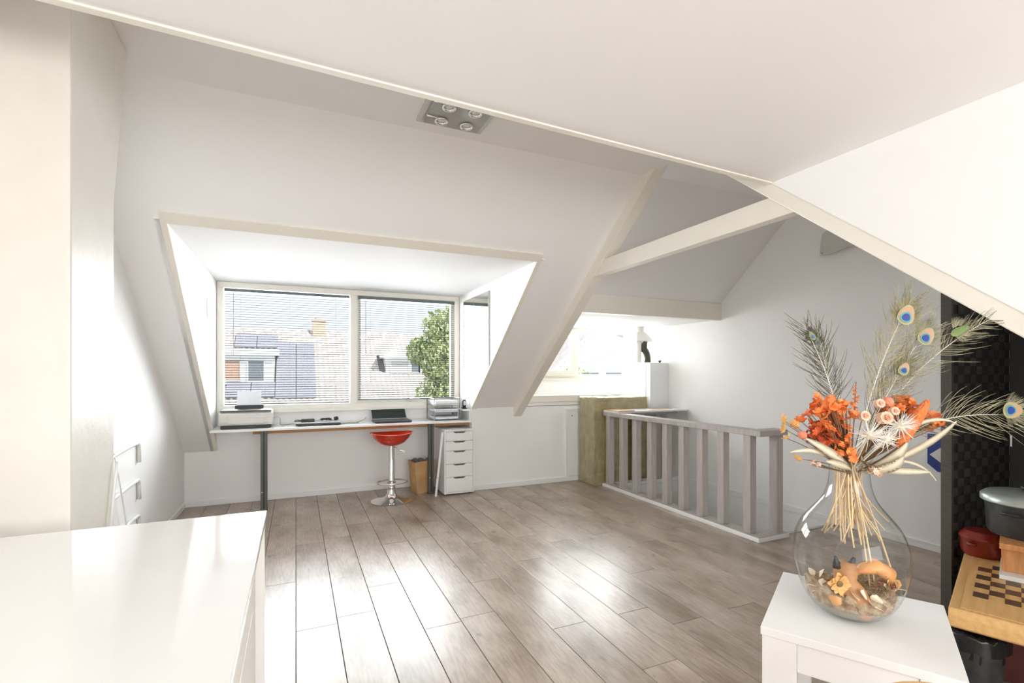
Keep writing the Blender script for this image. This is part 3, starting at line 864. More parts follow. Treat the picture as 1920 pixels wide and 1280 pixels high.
for i in range(12):
    rb.ball((rr.uniform(-.075, .075), rr.uniform(-.045, .045), .30 + rr.uniform(-.01, .05)), .035, 7, 5, 1, 1, .8)
o = rb.build('contents', 'rubbish', pb); o['kind'] = 'stuff'
lean = thing('leaning_batten', 'thin white batten leaning against the drawer unit', 'batten', (1.30, 4.845, 0))
MB().box(-.011, .011, -.006, .006, 0, .65, Matrix.Rotation(R(6.2), 4, 'Y')).build('batten', 'satin', lean, bevel=.002)
MB().lathe([(0, 0), (.006, 0), (.005, .004), (0, .005)], 8).build('screw', 'steel', lean, loc=(.02, -.006, .19), rot=(R(90), 0, 0))

# ------------------------------------------------------------------ stairs corner
ra = thing('stair_railing', 'grey stained wooden stair railing on a white base', 'railing', (3.115, 2.54, 0))
bp_ = MB().box(0, .128, 0, 2.01, .0005, .032); bp_.box(.128, .33, 0, .125, .0005, .032)
bp_.build('base_plate', 'satin', ra, bevel=.003)
bx(.006, .122, .006, 2.0, .0325, .036).build('base_strip', 'greywood', ra)
bx(.122, .322, .006, .118, .0325, .036).build('base_strip', 'greywood', ra)
pme = bx(-.033, .033, -.033, .033, .036, .782).mesh('post'); pme.materials.append(M['greywood'])
for y_ in (4.485, 4.242, 4.024, 3.795, 3.581, 3.367, 3.148, 2.925, 2.672):
    o = inst(pme, 'post', ra, (.062, y_-2.54, 0))
    b_ = o.modifiers.new('bevel', 'BEVEL'); b_.width = .003; b_.segments = 1
inst(pme, 'post', ra, (.262, .062, 0))
bx(.008, .118, -.005, 2.0, .782, .825).build('handrail', 'greywood', ra, bevel=.003)
bx(.118, .305, -.005, .118, .782, .825).build('handrail', 'greywood', ra, bevel=.003)
for x_ in (.42, .72):
    inst(pme, 'post', ra, (x_, 1.955, 0))
fp = MB().box(.128, XR-3.115-.015, 1.90, 2.01, .0005, .032)
fp.build('base_plate', 'satin', ra, bevel=.003)
bx(.118, XR-3.115-.013, 1.90, 2.0, .782, .8245).build('handrail', 'greywood', ra)
sf = bx(3.125, XR-.002, 4.27, 4.535, .826, .845).build('shelf_board', 'satin', bevel=.002)
tag(sf, 'white board laid along the far stair railing', 'board')
tag(bx(3.13, 3.34, 4.262, 4.535, .8455, .853).build('board_offcut', 'maple', bevel=.001), 'thin tan board end lying on the white shelf board', 'board')
for i, (x_, y_, w_, rz, c_) in enumerate(((3.72, 4.36, .30, .05, 'offwhite'), (3.80, 4.40, .26, -.12, 'kraft'))):
    o = bx(-w_/2, w_/2, -.05, .05, 0, .004).build('loose_sheet', c_, loc=(x_, y_, .8455 + .0045*i), rot=(0, 0, rz))
    tag(o, ('loose pale card lying on the white shelf board', 'loose brown card on top of the pale card')[i], 'card')
ins = thing('insulation_pack', 'plastic wrapped pack of mineral wool standing behind railing', 'insulation', (3.03, 4.572, 0))
g = MB()
rr = random.Random(11)
for i in range(3):
    y_ = .105*i
    sl_ = MB().box(.0 + rr.uniform(0, .01), .73 + rr.uniform(-.01, .01), y_+.002, y_+.103, 0, .965 + rr.uniform(-.015, .01))
    bmesh.ops.subdivide_edges(sl_.bm, edges=sl_.bm.edges[:], cuts=5, use_grid_fill=True)
    for v in sl_.bm.verts:
        if v.co.z > .02: v.co += Vector((rr.uniform(-.006, .006), rr.uniform(-.001, .001), rr.uniform(-.006, .006)))
    sl_.build('wool_slab', 'wool', ins)
fm = MB().box(-.012, .745, -.008, .322, .003, .985)
bmesh.ops.subdivide_edges(fm.bm, edges=fm.bm.edges[:], cuts=9, use_grid_fill=True)
for v in fm.bm.verts:
    if v.co.z > .02: v.co += Vector((rr.uniform(-.007, .0), rr.uniform(-.004, .003), rr.uniform(-.012, .005)))
fm.build('plastic_wrap', 'film', ins)

bo = thing('boiler', 'white wall hung boiler in the corner', 'boiler', (XR, 4.60, .76))
bx(-.27, 0, 0, .075, 0, .62).build('rear_casing', 'boiler', bo, bevel=.006)
bx(-.275, 0, .078, .40, 0, .62).build('casing', 'boiler', bo, bevel=.012)
MB().lathe([(0, 0), (.014, 0), (.014, .012), (.02, .016), (.02, .028), (0, .03)], 12).build('valve_cap', 'darkmetal', bo, loc=(-.1, .035, .62), smooth=True)
fl = thing('flue_pipe', 'white twin flue running from the boiler into the ceiling', 'pipe', (3.90, 4.80, 1.385))
MB().tube([(-.07, .02, 0), (-.07, .02, .27)], .036, 16).build('pipe', 'flue', fl, smooth=True, angle=40)
MB().tube([(-.07, .02, .26), (-.03, .02, .28), (-.02, .02, .30)], .05, 16).build('collar', 'flue', fl, smooth=True, angle=40)
MB().prism([(-.13, -.035, .25), (.11, -.035, .25), (.11, -.035, .29), (.02, -.035, .36), (.0, -.035, .38), (-.13, -.035, .38)], (0, .10, 0)).build('y_piece', 'flue', fl, bevel=.02)
MB().tube([(-.06, .02, .37), (-.06, .02, .434)], .062, 18).build('ceiling_pipe', 'flue', fl, smooth=True, angle=40)
MB().tube([(.06, .01, .0), (.06, .01, .04)] + bez((.06, .01, .05), (.055, .01, .10), (.02, .0, .14), 6) + bez((.0, .0, .155), (-.005, .0, .19), (.0, .0, .255), 5), .042, 16).build('elbow', 'olive', fl, smooth=True)
sk = thing('wall_socket', 'white double socket box on the ledge below the boiler', 'socket', (3.66, YK-.014, .955))
bx(0, .15, -.045, 0, -.06, .03).build('box', 'satin', sk, bevel=.004)
for x_ in (.04, .11):
    MB().lathe([(0, -.002), (.02, -.001), (.024, .003), (0, .003)], 14).build('socket_face', 'silver', sk, loc=(x_, -.046, -.015), rot=(R(90), 0, 0))

# ------------------------------------------------------------------ foreground left: gloss dresser
dz = 0.80
ds = thing('dresser', 'white high gloss dresser filling the lower left corner', 'dresser', (-.93, .15, 0))
LX, LY = .842, 1.64
bx(0, LX, 0, LY, dz-.022, dz).build('top', 'gloss', ds, bevel=.0015)
for y_ in (0, LY-.045):
    bx(.0, LX-.004, y_, y_+.045, 0, dz-.0225).build('side_panel', 'gloss', ds, bevel=.001)
bx(0, .018, .045, LY-.045, .0, dz-.0225).build('back_panel', 'gloss', ds)
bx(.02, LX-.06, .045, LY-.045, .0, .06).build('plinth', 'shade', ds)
for i in range(2):
    for j in range(3):
        ya = .047 + i*(LY-.09)/2; yb = ya + (LY-.09)/2 - .004
        za = .065 + j*.237; zb = za + .232
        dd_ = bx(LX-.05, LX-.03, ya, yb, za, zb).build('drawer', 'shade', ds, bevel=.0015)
        bx(.02, LX-.051, ya+.01, yb-.01, za+.02, zb-.03).build('drawer_box', 'satin', dd_)

# ------------------------------------------------------------------ foreground right: side table, screen, storage
TH = 0.45
tang = math.atan2(1.083-1.363, 1.350-1.795)   # direction of left edge
tb = thing('side_table', 'small white side table carrying the flower vase', 'table', (1.695, 1.012, 0), math.atan2(.941-1.363, 2.039-1.795))
a_, b_ = .488/2, .525/2
bx(-a_, a_, -b_, b_, TH-.026, TH).build('table_top', 'satin', tb, bevel=.002)
for (x_, y_) in ((-1, -1), (1, -1), (-1, 1), (1, 1)):
    bx(*sorted((x_*(a_-.004), x_*(a_-.099))), *sorted((y_*(b_-.004), y_*(b_-.05))), 0, TH-.0265).build('leg', 'satin', tb, bevel=.002)
for y_ in (-1, 1):
    bx(-a_+.1, a_-.1, *sorted((y_*(b_-.008), y_*(b_-.03))), TH-.115, TH-.0265).build('apron', 'satin', tb, bevel=.001)
for x_ in (-1, 1):
    bx(*sorted((x_*(a_-.008), x_*(a_-.03))), -b_+.051, b_-.051, TH-.115, TH-.0265).build('apron', 'satin', tb, bevel=.001)

sx_, sy_ = 1.215, .505
ws = thing('wooden_stool', 'round light wood stool at the bottom edge in front of the table', 'stool', (sx_, sy_, 0))
MB().lathe([(0, .515), (.155, .515), (.165, .525), (.165, .542), (.155, .55), (0, .55)], 40).build('seat', 'maple', ws, smooth=True, angle=35)
for i in range(3):
    a = R(20 + 120*i)
    MB().tube([(.13*math.cos(a), .13*math.sin(a), 0), (.10*math.cos(a), .10*math.sin(a), .515)], [.013, .018], 10).build('leg', 'maple', ws, smooth=True)

# folding screen
fsx, fsy = 2.845, 1.27
scn = thing('folding_screen', 'black woven folding screen standing in the storage corner', 'screen', (fsx, fsy, 0))
SH = 1.66
PWD = .555
p1 = bx(0, PWD, 0, .028, 0.0, SH).build('panel', 'screen', scn)
bx(-.012, .004, -.008, .034, 0, SH).build('edge_post', 'screenedge', scn)
CW, CH = .0555, .0415
wme = bx(-CW*.47, CW*.47, -.0035, 0, -CH*.48, CH*.48).mesh('woven_strip'); wme.materials.append(M['weave'])
nr = int(SH/CH)
for r_ in range(nr):
    for c_ in range(10):
        if (r_ + c_) % 2 == 0 and (r_*CH) > .20:
            inst(wme, 'woven_strip', p1, (CW*(c_+.5), -.0002, CH*(r_+.5)))
p2 = MB().box(0, .42, 0, .028, 0, SH, Matrix.Translation((PWD+.004, .0, 0)) @ Matrix.Rotation(R(-62), 4, 'Z')).build('panel', 'screen', scn)  # added black panel stands in for the darkness beyond the screen
for z_ in (.3, .9, 1.5):
    MB().tube([(PWD+.002, -.006, z_-.03), (PWD+.002, -.006, z_+.03)], .006, 8).build('hinge', 'steel', scn)

# chess case on a dark red chest
cz = .42
cang = math.atan2(.343, .94)
cb = thing('chess_case', 'light wooden chess case with dark inlaid squares', 'chess board', (2.107, .949, .355), cang)
CL, CWD, CTH = .89, .45, .065
m = MB()
prf = [(0, .008), (0, .045), (.02, .065), (CL, .065), (CL, 0), (.012, 0)]
m.prism([(x_, 0, z_) for x_, z_ in prf], (0, -CWD, 0)).build('case', 'maple', cb, bevel=.004)
bx(.035, CL-.03, -CWD+.03, -.03, .0652, .068).build('top_panel', 'maple', cb, bevel=.001)
sq = .042
ime = bx(-sq*.5, sq*.5, -sq*.5, sq*.5, 0, .0008).mesh('inlay_square'); ime.materials.append(M['walnut'])
for i in range(8):
    for j in range(8):
        if (i + j) % 2 == 0:
            inst(ime, 'inlay_square', cb, (.185 + sq*(i+.5)*1.35, -.055 - sq*(j+.5), .068), (0, 0, 0), (1.35, 1, 1))
def cpos(e1, e2):
    return (2.107 + e1*math.cos(cang) + e2*math.sin(cang), .949 + e1*math.sin(cang) - e2*math.cos(cang))
ch = thing('red_chest', 'dark red wooden chest under the chess case', 'chest', (*cpos(.47, .42), 0), cang)
bx(0, .42, 0, .38, .02, .325).build('body', 'darkred', ch, bevel=.006)
bx(-.008, .428, -.008, .388, .326, .3545).build('lid', 'darkred', ch, bevel=.006)
for x_, y_ in ((.03, .03), (.39, .03), (.03, .35), (.39, .35)):
    bx(x_-.02, x_+.02, y_-.02, y_+.02, 0, .02).build('foot', 'black', ch)
x_, y_ = cpos(.79, .065)
rp_ = thing('casserole', 'red enamel casserole on the back of the chess case', 'pot', (x_, y_, cz+.004))
MB().lathe([(0, 0), (.072, 0), (.080, .012), (.083, .07), (.086, .075), (0, .075)], 32).build('body', 'redpot', rp_, smooth=True, angle=40)
MB().lathe([(.086, .0755), (.086, .085), (.065, .108), (0, .115)], 32).build('lid', 'redpot', rp_, smooth=True, angle=40)
MB().tube([(-.078, .0, .055), (-.10, -.005, .06), (-.108, .005, .06), (-.10, .015, .06), (-.078, .02, .055)], .008, 8).build('handle', 'redpot', rp_, smooth=True)
x_, y_ = cpos(.53, .17)
sd = thing('wooden_stand', 'small orange pine stand on the chess case under black pot', 'stand', (x_, y_, cz+.0685-.065), cang)
bx(-.06, .22, -.05, .05, 0, .018).build('foot_board', 'offwhite', sd, bevel=.002)
for x2 in (.0, .14):
    bx(x2, x2+.05, -.045, .045, .0182, .118).build('upright', 'pine', sd, bevel=.002)
bx(-.05, .22, -.05, .05, .1185, .142).build('top_board', 'pine', sd, bevel=.002)
x_, y_ = cpos(.69, .20)
pt = thing('black_pot', 'black enamel pot with worn grey lid on the stand', 'pot', (x_, y_, cz+.146))
MB().lathe([(0, 0), (.115, 0), (.125, .015), (.132, .14), (0, .14)], 36).build('body', 'pot', pt, smooth=True, angle=40)
ld = MB().lathe([(.140, .135), (.146, .14), (.146, .162), (.13, .176), (.06, .186), (0, .188)], 36).build('lid', 'potlid', pt, smooth=True, angle=50)
MB().lathe([(0, .186), (.014, .187), (.022, .205), (0, .212)], 14).build('knob', 'black', ld, smooth=True)
MB().tube([(-.128, -.035, .10), (-.152, -.02, .105), (-.152, .02, .105), (-.128, .035, .10)], .005, 6).build('handle', 'black', pt, smooth=True)
x_, y_ = cpos(.345, .05)
bn = thing('waste_bin', 'small black waste bin lined with a bin bag', 'bin', (x_, y_, 0))
MB().lathe([(0, 0), (.080, 0), (.098, .24), (.092, .24), (.076, .01), (0, .01)], 28).build('body', 'pot', bn, smooth=True, angle=40)
g = MB()
pr_ = [(.089, .15), (.097, .243), (.103, .252), (.107, .235), (.106, .185)]
g.lathe(pr_, 40)
rr = random.Random(4)
for v in g.bm.verts:
    v.co += Vector((rr.uniform(-.004, .004), rr.uniform(-.004, .004), rr.uniform(-.010, .008)))
g.build('bin_bag', 'bag', bn, smooth=True)

# ------------------------------------------------------------------ vase and dried bouquet (local frame: x right, z up, y away)
VP = Vector((1.685, 1.028, TH + .0005))
K = 0.001774
def px(u, v, dy=0.0):
    return Vector(((u - 1592) * K, dy, (1160 - v) * K))
va = thing('glass_vase', 'large clear glass demijohn vase on the side table', 'vase', VP, -YAW)
vprof = [(.0, .004), (.06, .002), (.085, .010), (.118, .040), (.142, .085), (.159, .145), (.166, .190), (.160, .245), (.143, .295), (.110, .338), (.078, .378), (.064, .415), (.058, .45), (.057, .49), (.060, .505)]
def smooth_prof(p, n=3):
    for _ in range(n):
        q = [p[0]]
        for a, b in zip(p[:-1], p[1:]):
            q += [(a[0]*.75+b[0]*.25, a[1]*.75+b[1]*.25), (a[0]*.25+b[0]*.75, a[1]*.25+b[1]*.75)]
        q.append(p[-1]); p = q
    return p
MB().lathe(smooth_prof(vprof, 2), 64).build('vase_body', 'vase', va, smooth=True)
MB().tube([(.060*math.cos(a), .060*math.sin(a), .505) for a in [2*math.pi*i/48 for i in range(49)]], .0028, 8, cap=False).build('rim', 'vase', va, smooth=True)
MB().tube([(-.075 + .035*math.cos(a), -math.sqrt(max(0, .150**2 - (-.075+.035*math.cos(a))**2)) , .245 + .05*math.sin(a)) for a in [2*math.pi*i/32 for i in range(33)]], .0018, 6, cap=False).build('glass_seal', 'vase', va, smooth=True)

def vthing(name, label, cat, group=None):
    return thing(name, label, cat, VP, -YAW, group)
sd_ = MB().lathe([(0, .006), (.056, .006), (.082, .016), (.112, .042), (.118, .050), (.09, .052), (.05, .045), (0, .048)], 40)
rr = random.Random(9)
for v in sd_.bm.verts:
    if v.co.z > .044: v.co.z += rr.uniform(-.004, .004)
o = sd_.build('sand', 'sand', None, smooth=True); o.location = VP
tag(o, 'layer of grey sand in the bottom of the vase', 'sand', kind='stuff')
mo = MB().lathe([(0, .10), (.03, .105), (.07, .10), (.105, .085), (.125, .068), (.12, .052), (0, .05)], 48)
for v in mo.bm.verts:
    if v.co.z > .06:
        k_ = v.co.x/.125
        v.co.z += .05*abs(k_)**2 + rr.uniform(-.010, .010)
        v.co.x += rr.uniform(-.004, .004)
o = mo.build('dried_flower_bits', 'debris', None, smooth=False); o.location = VP; o.rotation_euler = (0, 0, -YAW)
tag(o, 'heap of crumbled dried flowers on the sand inside the vase', 'dried flowers', kind='stuff')
# petals
def petal_mesh(w, l, cup, curl=0.3):
    m = MB()
    pts = [(0, 0, 0), (0, l*.35, cup*.3), (0, l*.75, cup*.9), (0, l, cup*(.7+curl))]
    m.ribbon(pts, [w*.25, w*.8, w, w*.35], (0, 0, 1), .0004, .25)
    return m.mesh('petal')
pmz = petal_mesh(.013, .034, .010); pmz.materials.append(M['creampetal'])
for i in range(38):
    a = rr.uniform(0, 2*math.pi)
    front = rr.random() < .75
    if front: a = rr.uniform(math.pi*1.02, math.pi*1.98)
    zz = rr.uniform(.05, .10)
    rad = rr.uniform(.085, .115) + (zz-.05)*.45
    if i > 26: zz = rr.uniform(.09, .128); rad = rr.uniform(.100, .118); a = rr.choice((rr.uniform(math.pi*.9, math.pi*1.30), rr.uniform(-.8, .25)))
    o = inst(pmz, 'dried_petal', None, VP + Matrix.Rotation(-YAW, 3, 'Z') @ Vector((rad*math.cos(a), rad*math.sin(a), zz)), (rr.uniform(-1, 1), rr.uniform(-1, 1), rr.uniform(0, 6)), (1, 1, 1))
    tag(o, 'pale curled dried petal lying inside the vase', 'petal', 'dried petals in the vase')
def pod(name, label, pts, rads, mat, dark=None):
    t = vthing(name, label, 'seed pod')
    MB().tube(pts, rads, 14).build('shell', mat, t, smooth=True)
    if dark:
        for p, q in dark: MB().tube([p, q], [.016, .004], 8).build('tip', 'poddark', t, smooth=True)
    return t
yy = -.055
pod('seed_pod', 'long tan seed pod with two dark pointed tips in vase', [px(1564, 1052, yy), px(1564, 1066, yy), px(1563, 1085, yy), px(1572, 1105, yy-.01), px(1583, 1128, yy-.02), px(1585, 1137, yy-.02)], [.026, .034, .032, .040, .038, .016], 'pod', [(px(1550, 1060, yy), px(1545, 1041, yy)), (px(1572, 1060, yy), px(1580, 1043, yy))])
pod('seed_pod', 'rounded pinkish pod at the bottom front of vase', [px(1566, 1122, -.085), px(1574, 1126, -.085), px(1588, 1131, -.085), px(1597, 1128, -.085)], [.012, .03, .03, .010], 'podpink')
pod('seed_pod', 'small pinkish orange pod under the yellow flower', [px(1542, 1102, -.065), px(1543, 1108, -.065), px(1547, 1118, -.065), px(1553, 1124, -.065)], [.010, .024, .024, .008], 'shell')
t = vthing('dried_flower', 'flat yellow flower with dark centre inside vase', 'flower')
ym = petal_mesh(.009, .034, .008); ym.materials.append(M['yellow'])
for i in range(22):
    inst(ym, 'petal', t, px(1541, 1083, -.084), (R(90) + rr.uniform(-.25, .25), 2*math.pi*i/22 + rr.uniform(-.1, .1), 0), (rr.uniform(.8, 1.05),)*3)
o = MB().ball((0, 0, 0), .010, 12, 8, 1, .6, 1).build('centre', 'moss', t, loc=px(1541, 1083, -.088))
t = vthing('shell_piece', 'large orange shell shaped husk in the vase', 'husk')
m = MB()
m.tube([px(1580, 1075, -.04), px(1600, 1066, -.045), px(1620, 1060, -.05), px(1640, 1072, -.05), px(1648, 1092, -.045)], [.006, .022, .034, .036, .012], 12, flat=.7).build('husk', 'shell', t, smooth=True)
t = vthing('berry_cluster', 'cluster of dark red berries inside vase', 'berries')
bme = MB().ball((0, 0, 0), .011, 10, 7).mesh('berry', True); bme.materials.append(M['berry'])
for i in range(16):
    inst(bme, 'berry', t, px(1634 + rr.uniform(-20, 15), 1100 + rr.uniform(-12, 12), -.05 + rr.uniform(-.015, .015)))
g = MB()
for i in range(260):
    p = px(1612 + rr.gauss(0, 16), 1098 + rr.gauss(0, 12), -.055 + rr.uniform(-.03, .02))
    d = Vector((rr.gauss(0, 1), rr.gauss(0, .5), rr.gauss(0, 1))).normalized() * .018
    g.tube([p - d, p + d], .0007, 3)
o = g.build('dried_moss', 'moss', None); o.location = VP; o.rotation_euler = (0, 0, -YAW)
tag(o, 'tuft of brown dried moss amid vase contents', 'moss', kind='stuff')
t = vthing('dried_bloom', 'olive brown papery bloom at right inside vase', 'flower')
am = petal_mesh(.015, .036, .014); am.materials.append(M['amber'])
for i in range(9):
    inst(am, 'petal', t, px(1652, 1092, -.04), (R(90) + rr.uniform(-.5, .5), 2*math.pi*i/9, 0), (.75, .75, .75))

# straw stems
stw = vthing('straw_bunch', 'bunch of pale straw stems fanning out inside vase', 'dried stems')
rr = random.Random(21)
for i in range(46):
    q = rr.uniform(-1, 1)
    tu, tv = 1590 + 24*rr.uniform(-1, 1) - q*6, rr.uniform(872, 900)
    bu, bv = 1592 + 52*q + rr.uniform(-6, 6), rr.uniform(984, 1028) - 6*abs(q)
    mid = px(tu + (bu-tu)*.12, (tv+bv)/2 - 6, rr.uniform(-.02, .02))
    MB().tube(bez(px(tu, tv - 20, rr.uniform(-.02, .02)), mid, px(bu, bv, rr.uniform(-.06, .04)), 6), rr.uniform(.0013, .0026), 6).build('straw', 'straw', stw, smooth=True)
for (u0, u1, v1) in ((1600, 1610, 1126), (1605, 1614, 1085), (1628, 1656, 1100)):
    MB().tube(bez(px(1590, 870, -.01), px(u0+5, 985, -.03), px(u1, v1, -.06), 8), .0025, 6).build('straw', 'straw', stw, smooth=True)

# peacock feathers
def feather(label, pts, eye, eyesz, ang, bm_, blen=.085, style='full', dark=False, seed=0, start=.30, droop=.35):
    t = vthing('peacock_feather', label, 'feather', 'peacock feathers in the vase')
    P = bez(px(*pts[0]), px(*pts[1]), px(*pts[2]), 40)
    n = len(P)
    MB().tube(P, [.0022 - .0016*i/n for i in range(n)], 6).build('quill', 'quill', t, smooth=True)
    rr = random.Random(seed)
    g = MB()
    NB = 42
    for i in range(NB):
        f_ = start + (1-start) * (i/NB) ** .9
        k_ = f_ * (n-1.001); i0 = int(k_)
        p = P[i0].lerp(P[i0+1], k_-i0)
        tg = (P[min(i0+2, n-1)] - P[max(i0-2, 0)]).normalized()
        nm = tg.cross(Vector((0, 1, 0))).normalized()
        for s_ in (-1, 1):
            if rr.random() < .12: continue
            L_ = blen * (.7 + .6*rr.random()) * (1.0 - .45*max(0, (f_-.80)/.20)) * (.5 + .5*min(1, (f_-start)/.12 + .2))
            sp_ = R(66 - 36*f_ + rr.uniform(-7, 7))
            dy = rr.uniform(-.35, .25)
            d = tg*math.cos(sp_) + nm*s_*math.sin(sp_) + Vector((0, dy, 0))
            e_ = tg*math.cos(sp_*.35) + nm*s_*math.sin(sp_*.35)
            p1 = p + d*L_*.55
            p2 = p1 + e_*L_*.5 + Vector((rr.uniform(-.15, .15), dy*.3, -droop*rr.uniform(.0, .6)))*L_
            w = .0009
            g.ribbon(bez(p, p1, p2, 7), [w, w*1.1, w*1.1, w, w*.9, w*.7, w*.3], (0, -1, 0), .0002)
    if eye:
        ce = px(*eye); ta = Vector((math.sin(ang), 0, math.cos(ang)))
        for i in range(120):
            a = rr.uniform(-2.3, 2.3)
            d = Matrix.Rotation(a, 3, 'Y') @ ta
            p = ce + d*eyesz*(.7 + .3*abs(math.cos(a))) + Vector((0, .001, 0))
            L_ = eyesz*rr.uniform(.9, 1.7)*(1.25 if abs(a) < .8 else 1)
            q = p + (d*.6 + ta*.5).normalized()*L_
            w = .0006
            g.ribbon(bez(p, p.lerp(q, .5) + d*L_*.12, q + Vector((0, rr.uniform(-.006, .006), 0)), 5), [w, w, w, w*.8, w*.3], (0, -1, 0), .0002)
    o = g.build('barbs', bm_, t); o['kind'] = 'stuff'
    if eye:
        c = px(*eye)
        Rm = Matrix.Translation(c) @ Matrix.Rotation(ang, 4, 'Y')
        layers = (('eyegold', 1.0, 1.2, 0, .0), ('eyepeach', .86, 1.05, .03, .0012), ('eyeturq', .66, .64, -.24, .0024), ('eyeblue', .46, .44, -.24, .0036)) if style == 'full' else (('eyegreen', .62, 1.5, 0, 0),) if style == 'side' else (('eyegreen', .7, 1.3, 0, 0), ('eyeblue', .4, .55, -.2, .0012))
        e0 = None
        for (mt_, a_, b_, off, lift) in layers:
            m = MB()
            N = 26
            top = []
            for q in range(N):
                th = 2*math.pi*q/N
                x_, z_ = eyesz*a_*math.cos(th), eyesz*(b_*math.sin(th)*(1.12 if math.sin(th) > 0 else .9) + off)
                top.append((x_*(1 - .18*math.sin(th)), z_))
            A = [Rm @ Vector((x_, -.004-lift, z_)) for x_, z_ in top]
            m.prism(A, Rm.to_3x3() @ Vector((0, .0011, 0)))
            o = m.build(('eye', 'eye_ring', 'eye_iris', 'eye_spot')[min(3, layers.index((mt_, a_, b_, off, lift)))], mt_, e0 or t)
            if e0 is None: e0 = o
    return t
feather('tall peacock feather with bright blue eye, topmost in the bouquet', [(1600, 900, 0), (1622, 720, -.01), (1700, 572, -.02)], (1684, 603, -.03), .0275, R(24), 'goldbarb', .125, seed=1, start=.40)
feather('peacock feather with pale blue eye just left of the black screen', [(1604, 900, .02), (1660, 740, .03), (1762, 618, .03)], (1742, 640, .015), .0255, R(38), 'palebarb', .115, seed=2, start=.35)
feather('lower peacock feather with dull blue eye in the middle', [(1600, 900, .01), (1640, 780, .0), (1700, 680, -.01)], (1682, 702, -.025), .0175, R(30), 'barb', .11, seed=3, start=.35, style='full')
feather('peacock feather seen edge on with green tip under the rafter', [(1610, 900, .03), (1700, 700, .05), (1885, 604, .05)], (1815, 628, .035), .022, R(64), 'palebarb', .10, style='side', seed=4, start=.45)
feather('peacock feather reaching far right with blue eye over screen', [(1612, 900, .0), (1700, 760, -.03), (1905, 790, -.04)], (1864, 776, -.055), .026, R(92), 'palebarb', .125, seed=5, start=.40)
feather('dark peacock feather leaning left with closed dark head', [(1590, 900, 0), (1575, 740, .0), (1503, 618, -.01)], (1517, 640, -.015), .012, R(-32), 'darkbarb', .105, style='dark', seed=6, start=.35)
feather('short dark peacock feather beside the left leaning one', [(1588, 900, .02), (1575, 760, .02), (1538, 625, .02)], (1536, 650, .01), .011, R(-10), 'darkbarb', .095, style='dark', seed=7, start=.42)

# flowers
def blossom_mesh(mat, r, n=6):
    m = MB()
    for i in range(n):
        a = 2*math.pi*i/n
        d = Vector((math.cos(a), math.sin(a), 0))
        m.ribbon([(0, 0, 0), d*r*.5 + Vector((0, 0, r*.15)), d*r + Vector((0, 0, r*.45))], [r*.15, r*.42, r*.22], (0, 0, 1), .0005, .2)
    me = m.mesh('blossom'); me.materials.append(M[mat]); return me
BM = {k_: blossom_mesh(k_, r_) for k_, r_ in (('orange', .017), ('deep', .017), ('peach', .014), ('amber', .014), ('creampetal', .014))}
def spray(name, label, mat, pts, base, cat='flower', sc=(.7, 1.2), seed=0, bend=0.0):
    t = vthing(name, label, cat)
    rr = random.Random(seed)
    for (u, v, dy) in pts:
        e = px(u, v, dy)
        b0 = px(*base)
        MB().tube(bez(b0, b0.lerp(e, .55) + Vector((bend, 0, .01)), e, 6), .0012, 5).build('stem', 'brown', t)
        s_ = rr.uniform(*sc)
        inst(BM[mat], 'blossom', t, e, (rr.uniform(-.4, 1.9), rr.uniform(-.7, .7), rr.uniform(0, 6)), (s_, s_, s_))
    return t
rr = random.Random(33)
def cloud(cu, cv, su, sv, n, d0, d1):
    return [(cu + su*rr.uniform(-1, 1)*(.4+.6*rr.random()), cv + sv*rr.uniform(-1, 1)*(.4+.6*rr.random()), rr.uniform(d0, d1)) for _ in range(n)]
spray('orange_flower', 'bright orange dried flower heads massed on the left', 'orange', cloud(1540, 784, 40, 38, 84, -.09, .02), (1588, 885, -.01), seed=1)
spray('orange_flower', 'orange blossoms at the upper right beside the spadix', 'orange', cloud(1686, 770, 30, 18, 34, -.03, .03), (1600, 885, 0), seed=2)
spray('orange_flower', 'small orange sprig at the far right by the screen', 'orange', cloud(1742, 798, 24, 14, 26, -.04, .02), (1604, 885, 0), seed=3)
spray('deep_orange_flower', 'deep red orange flower mass low on the left', 'deep', cloud(1530, 822, 30, 32, 50, -.06, .01), (1588, 890, -.01), seed=4)
spray('orange_sprig', 'loose orange florets hanging below the left mass', 'orange', cloud(1564, 846, 22, 30, 40, -.08, -.01), (1590, 905, -.01), seed=5, sc=(.5, .9))
spray('amber_flower', 'amber papery blooms sticking out to the far left', 'amber', [(1459, 793, -.02), (1470, 803, -.01), (1462, 812, -.03), (1466, 829, -.03), (1484, 867, -.03), (1488, 806, 0)], (1586, 888, 0), seed=6, sc=(1.0, 1.3))
spray('brown_flower', 'shrivelled brownish flower head drooping at the left', 'peach', cloud(1514, 876, 10, 7, 8, -.05, -.02), (1586, 895, -.01), seed=7, sc=(.4, .7), bend=-.05)
spray('peach_flower', 'peach dried bloom hanging over the vase rim', 'peach', cloud(1612, 886, 12, 9, 16, -.075, -.05), (1602, 870, -.03), seed=8, sc=(.5, .8))
t = vthing('orange_plume', 'pointed orange grass plume in the middle', 'flower')
MB().tube([px(1596, 890, .0), px(1605, 725, .0)], .0015, 5).build('stem', 'brown', t)
for i in range(34):
    f_ = i/34
    s_ = .9 - .6*f_
    inst(BM['orange'], 'floret', t, px(1598 + 6*f_ + rr.uniform(-8, 8)*(1-f_*.8), 795 - 66*f_, rr.uniform(-.012, .012)), (rr.uniform(-.5, 1.5), rr.uniform(-.6, .6), rr.uniform(0, 6)), (s_*.6,)*3)
